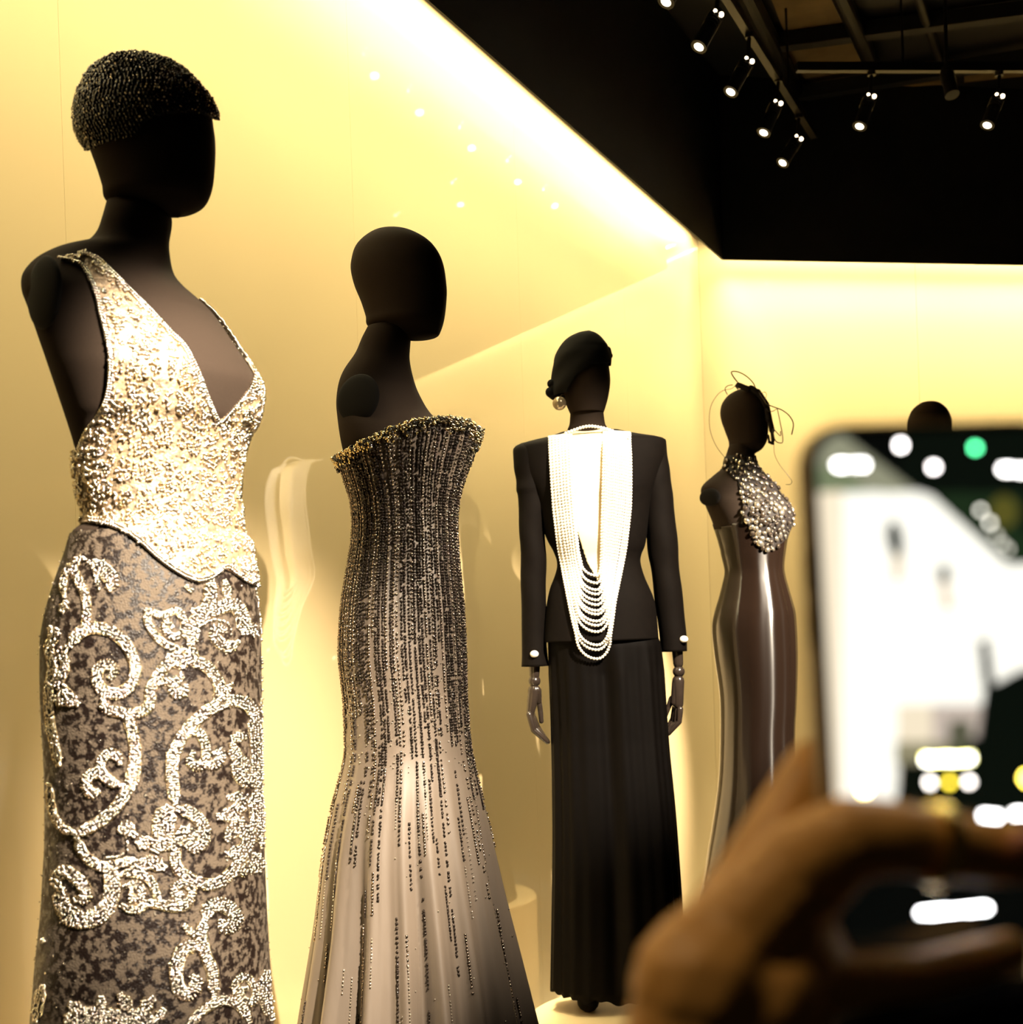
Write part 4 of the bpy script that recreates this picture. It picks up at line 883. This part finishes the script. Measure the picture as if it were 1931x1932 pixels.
# ------------------------------------------------------------------ phone in the foreground
def build_phone():
    D, W_, H_, T_, YAW = .36, .0775, .1500, .0080, math.radians(12)
    c = P(1787, 1296, D); R = Matrix.Rotation(YAW, 4, 'Z') @ Matrix.Rotation(math.radians(-1.2), 4, 'Y'); MW = Matrix.Translation(c) @ R
    ph = thing('smartphone', c, 'smartphone held upright in the foreground with its camera screen lit', 'phone')
    def rr(w_, h_, r, n=10):
        out = []
        for (sx, sz, a0) in ((1, 1, 0), (-1, 1, 90), (-1, -1, 180), (1, -1, 270)):
            for k in range(n+1):
                a = math.radians(a0+90*k/n); out.append((sx*(w_/2-r)+r*math.cos(a), sz*(h_/2-r)+r*math.sin(a)))
        return out
    bm = bmesh.new(); rings = []
    for y, ins in ((0, .0006), (.0006, 0), (T_-.0012, 0), (T_, .0012)):
        rings.append([bm.verts.new(MW @ Vector((x, y, z))) for x, z in rr(W_-2*ins, H_-2*ins, .0115)])
    n = len(rings[0])
    for A, B in zip(rings, rings[1:]):
        for k in range(n): bm.faces.new((A[k], A[(k+1) % n], B[(k+1) % n], B[k]))
    bm.faces.new(rings[0]); bm.faces.new(rings[-1]); link('case', bm_mesh('case', bm), M['phone'], ph)
    bm = bmesh.new(); A = [bm.verts.new(MW @ Vector((x, -.0003, z))) for x, z in rr(W_-.0040, H_-.0040, .0096)]; B = [bm.verts.new(MW @ Vector((x, .0002, z))) for x, z in rr(W_-.0040, H_-.0040, .0096)]
    bm.faces.new(A); 
    for k in range(n): bm.faces.new((A[k], A[(k+1) % n], B[(k+1) % n], B[k]))
    link('bezel', bm_mesh('bezel', bm), M['bezel'], ph)
    bm = bmesh.new(); box_bm(bm, (0, 0, 0), (.0012, .0026, .011)); bmesh.ops.transform(bm, matrix=MW @ Matrix.Translation((-W_/2-.0003, T_/2, .035)), verts=bm.verts); link('volume_button', bm_mesh('volume_button', bm), M['phone'], ph)
    bm = bmesh.new(); box_bm(bm, (0, 0, 0), (.0012, .0026, .011)); bmesh.ops.transform(bm, matrix=MW @ Matrix.Translation((-W_/2-.0003, T_/2, .020)), verts=bm.verts); link('volume_button', bm_mesh('volume_button', bm), M['phone'], ph)
    bm = bmesh.new(); box_bm(bm, (0, 0, 0), (.036, .0025, .036)); bmesh.ops.bevel(bm, geom=bm.edges[:], offset=.001, segments=1, affect='EDGES'); bmesh.ops.transform(bm, matrix=MW @ Matrix.Translation((.016, T_+.001, .054)), verts=bm.verts); cb = link('camera_plate', bm_mesh('camera_plate', bm), M['phone'], ph)
    for (x, z) in ((.024, .062), (.024, .046), (.008, .054)):
        bm = bmesh.new(); cyl_bm(bm, MW @ Vector((x, T_+.002, z)), MW @ Vector((x, T_+.0045, z)), .0068, .0064, 24); link('camera_lens', bm_mesh('camera_lens', bm), M['camglass'], cb)
    # the screen and its picture, one small quad per cell
    sw, sh, rc = W_-.0052, H_-.0052, .0090; nx, nz = 190, 370
    xs, zs = np.linspace(-sw/2, sw/2, nx+1), np.linspace(-sh/2, sh/2, nz+1); Zg, Xg = np.meshgrid(zs, xs, indexing='ij')
    L_ = np.stack([Xg, np.full_like(Xg, -.0005), Zg, np.ones_like(Xg)], -1); V = (L_ @ np.array(MW).T)[..., :3]
    xc, zc = (xs[:-1]+xs[1:])/2, (zs[:-1]+zs[1:])/2; ZC, XC = np.meshgrid(zc, xc, indexing='ij')
    dx, dz = np.clip(np.abs(XC)-(sw/2-rc), 0, None), np.clip(np.abs(ZC)-(sh/2-rc), 0, None); keep = dx**2+dz**2 < rc**2
    cc = (np.stack([XC, np.full_like(XC, -.0005), ZC, np.ones_like(XC)], -1) @ np.array(MW).T)[..., :3]; px, py = proj(cc)
    colr = np.zeros(px.shape+(3,)); colr[:] = (.002, .0025, .002)
    def fill(m, c_): colr[m] = c_
    up = py < 1600; fill(up & (px > 1700), (.003, .005, .003))
    fill(inside(px, py, [(1500, 780), (1585, 815), (1740, 935), (1500, 935)]), (.30, .30, .20))
    fill(inside(px, py, [(1500, 880), (1600, 880), (1640, 935), (1500, 935)]), (.20, .24, .13))
    bright = inside(px, py, [(1540, 928), (1738, 928), (1760, 936), (1900, 1064), (2100, 1066), (2100, 1250), (1931, 1262), (1858, 1300), (1846, 1390), (1785, 1400), (1700, 1405), (1695, 1480), (1690, 1515), (1570, 1520)])
    fill(bright, (1.25, 1.22, 1.08))
    fill(bright & (px < 1592), (1.05, .90, .66)); fill(bright & (px > 1694) & (py > 1330), (.95, .82, .60)); fill(bright & (px > 1760) & (py > 1330), (.6, .5, .42))
    fill(inside(px, py, [(1690, 1010), (2100, 1010), (2100, 1064), (1905, 1062)]) & ~bright, (.010, .028, .010))
    fill(inside(px, py, [(1760, 930), (1931, 930), (1931, 1064), (1902, 1062)]) & ~bright, (.012, .026, .010))
    fill((px-1895)**2/26**2+(py-965)**2/30**2 < 1, (.10, .09, .015))
    fill(((px-1694)/12)**2+((py-1060)/40)**2 < 1, (.85, .72, .52)); fill(((px-1689-(py-1016)*.12)/15)**2+((py-1016)/34)**2 < 1, (.004, .012, .006)); fill(((px-1782)/12)**2+((py-1084)/19)**2 < 1, (.05, .05, .03))
    fill(inside(px, py, [(1772, 1098), (1790, 1098), (1800, 1150), (1780, 1150)]), (.85, .68, .48)); fill(inside(px, py, [(1846, 1208), (1866, 1206), (1878, 1294), (1856, 1296)]), (.006, .006, .004)); fill(inside(px, py, [(1690, 1400), (1790, 1400), (1790, 1440), (1690, 1440)]), (.30, .27, .16))
    fill(inside(px, py, [(1790, 1360), (1835, 1360), (1830, 1420), (1792, 1420)]), (.10, .10, .06))
    def dot(x, y, r, c_): fill((px-x)**2+(py-y)**2 < r*r, c_)
    def bar(x0, x1, y0, y1, h, c_):
        t = np.clip((px-x0)/(x1-x0), 0, 1); fill((np.abs(py-(y0+(y1-y0)*t)) < h) & (px > x0) & (px < x1), c_)
    for (x, y) in ((1700, 840), (1762, 881)): dot(x, y, 6, (17, 16, 15.5))
    dot(1841, 845, 6, (1.5, 13, 5))
    for (x, y) in ((1582, 877), (1594, 877), (1615, 877), (1630, 877), (1895, 885), (1908, 886), (1925, 887), (1938, 888)): dot(x, y, 6.5, (15, 14.5, 14))
    for (x, y) in ((1851, 963), (1868, 986)): dot(x, y, 5, (6, 5.8, 5))
    for (x, y) in ((1880, 1010), (1892, 1026), (1903, 1036)): dot(x, y, 5, (2.6, 2.5, 2.1))
    bar(1742, 1836, 1433, 1431, 6.5, (16, 15, 3.5)); bar(1744, 1834, 1433, 1431, 4.5, (20, 19.5, 17))
    dot(1755, 1476, 6, (13, 12, 11)); dot(1792, 1476, 6, (11, 8.5, .6)); dot(1829, 1475, 6, (13, 12, 11))
    dot(1632, 1486, 12, (20, 15, 3)); dot(1632, 1486, 10, (22, 20, 14)); dot(1940, 1468, 11, (22, 17, 2))
    bar(1852, 1888, 1538, 1541, 5, (18, 17.5, 17)); bar(1912, 1960, 1536, 1534, 5, (18, 17.5, 17))
    bar(1735, 1866, 1723, 1713, 4.6, (26, 26, 26))
    k, i = np.meshgrid(np.arange(nx), np.arange(nz)); st = nx+1
    Fc = np.stack([i*st+k, i*st+k+1, (i+1)*st+k+1, (i+1)*st+k], -1)[keep]; colk = colr[keep]
    used, inv = np.unique(Fc, return_inverse=True); me = mesh_np('screen', V.reshape(-1, 3)[used], inv.reshape(Fc.shape), smooth=False)
    at = me.attributes.new('picture', 'FLOAT_COLOR', 'CORNER'); at.data.foreach_set('color', np.repeat(np.c_[colk, np.ones(len(colk))], 4, 0).astype(np.float32).ravel())
    m = bpy.data.materials.new('lit_screen'); m.use_nodes = True; nt = m.node_tree; b = nt.nodes['Principled BSDF']; b.inputs['Base Color'].default_value = (.004, .004, .004, 1); b.inputs['Roughness'].default_value = .1
    a = nt.nodes.new('ShaderNodeAttribute'); a.attribute_name = 'picture'; nt.links.new(a.outputs['Color'], b.inputs['Emission Color']); b.inputs['Emission Strength'].default_value = 1
    link('screen', me, m, ph)
build_phone()

# ------------------------------------------------------------------ the visitor's hand and dark sleeve
def blob(name, segs, m, parent, voxel=.0014, smooth=6):
    bm = bmesh.new()
    for p, q, r0, r1 in segs:
        p, q = Vector(p), Vector(q); n = max(2, int((q-p).length/(min(r0, r1)*.35))+1)
        for k in range(n):
            t = k/(n-1); bmesh.ops.create_icosphere(bm, subdivisions=2, radius=r0+(r1-r0)*t, matrix=Matrix.Translation(p.lerp(q, t)))
    me = bpy.data.meshes.new(name); bm.to_mesh(me); bm.free(); o = bpy.data.objects.new(name, me); COL.objects.link(o)
    r = o.modifiers.new('r', 'REMESH'); r.mode = 'VOXEL'; r.voxel_size = voxel; s = o.modifiers.new('s', 'SMOOTH'); s.factor = .5; s.iterations = smooth
    bpy.context.view_layer.update(); dg = bpy.context.evaluated_depsgraph_get(); me2 = bpy.data.meshes.new_from_object(o.evaluated_get(dg)); bpy.data.objects.remove(o)
    me2.polygons.foreach_set('use_smooth', np.ones(len(me2.polygons), dtype=bool)); me2.name = name
    return link(name, me2, m, parent)
def build_person():
    pr = thing('person', P(1500, 2300, .34), 'visitor out of frame, one bare hand and a black sleeve around the raised phone', 'person')
    p = lambda x, y, d: P(x, y, d)
    px2m = lambda px, d: px/F*d
    seg = []
    def ch(pts):
        for (x0, y0, d0, r0), (x1, y1, d1, r1) in zip(pts, pts[1:]): seg.append((p(x0, y0, d0), p(x1, y1, d1), px2m(r0, d0), px2m(r1, d1)))
    # forearm and back of the hand
    ch([(1330, 2420, .345, 175), (1325, 2150, .345, 160), (1325, 1960, .345, 155), (1335, 1860, .345, 150), (1390, 1790, .35, 128), (1460, 1710, .352, 112)])
    ch([(1325, 1960, .345, 150), (1450, 1880, .345, 130), (1500, 1810, .348, 105)])
    # index knuckle, finger passing behind the phone
    ch([(1385, 1785, .362, 118), (1470, 1610, .372, 92), (1525, 1480, .380, 66), (1536, 1448, .385, 56), (1590, 1452, .398, 50), (1720, 1470, .404, 46), (1800, 1478, .404, 42)])
    # middle and ring fingers behind the phone
    ch([(1430, 1760, .372, 100), (1530, 1600, .388, 72), (1640, 1585, .402, 56), (1760, 1590, .406, 48), (1850, 1596, .404, 44)])
    ch([(1450, 1800, .372, 95), (1560, 1700, .388, 66), (1660, 1690, .402, 52), (1790, 1698, .405, 44)])
    # little finger under the phone
    ch([(1480, 1850, .350, 90), (1600, 1850, .344, 56), (1740, 1838, .347, 48), (1860, 1808, .350, 44), (1905, 1795, .351, 40)])
    # thumb across the screen
    ch([(1430, 1740, .347, 110), (1520, 1640, .346, 104), (1600, 1585, .338, 86), (1690, 1582, .338, 75), (1790, 1599, .340, 69), (1880, 1608, .343, 64), (1975, 1613, .346, 56)])
    blob('hand', seg, M['skin'], pr, .0013, 8)
    bm = bmesh.new(); q = p(1955, 1590, .332); bmesh.ops.create_uvsphere(bm, u_segments=20, v_segments=12, radius=1, matrix=Matrix.Translation(q) @ Matrix.Diagonal((.0065, .0022, .0048, 1))); link('thumb_nail', bm_mesh('thumb_nail', bm, True), M['nail'], pr)
    # gold ring round the thumb
    c0, ax = p(1765, 1595, .3395), (p(1790, 1599, .340)-p(1690, 1582, .338)).normalized(); R = frame(ax); rr = px2m(71, .340)
    bm = bmesh.new()
    vs = []
    for k in range(40):
        a = 2*PI*k/40; u = R @ Vector((math.cos(a), math.sin(a), 0)); row = []
        for (h, o) in ((-.0016, .0), (-.0016, .0012), (.0016, .0012), (.0016, .0)): row.append(bm.verts.new(c0+u*(rr+o)+ax*(h*1.2)))
        vs.append(row)
    for k in range(40):
        for j in range(4): bm.faces.new((vs[k][j], vs[k][(j+1) % 4], vs[(k+1) % 40][(j+1) % 4], vs[(k+1) % 40][j]))
    link('ring', bm_mesh('ring', bm), M['ring'], pr)
    seg = []
    ch([(1700, 2130, .362, 255), (1860, 2120, .366, 290), (2150, 2160, .36, 330)])
    blob('sleeve', seg, M['sleeve'], pr, .003, 6)
build_person()
bpy.context.view_layer.update()
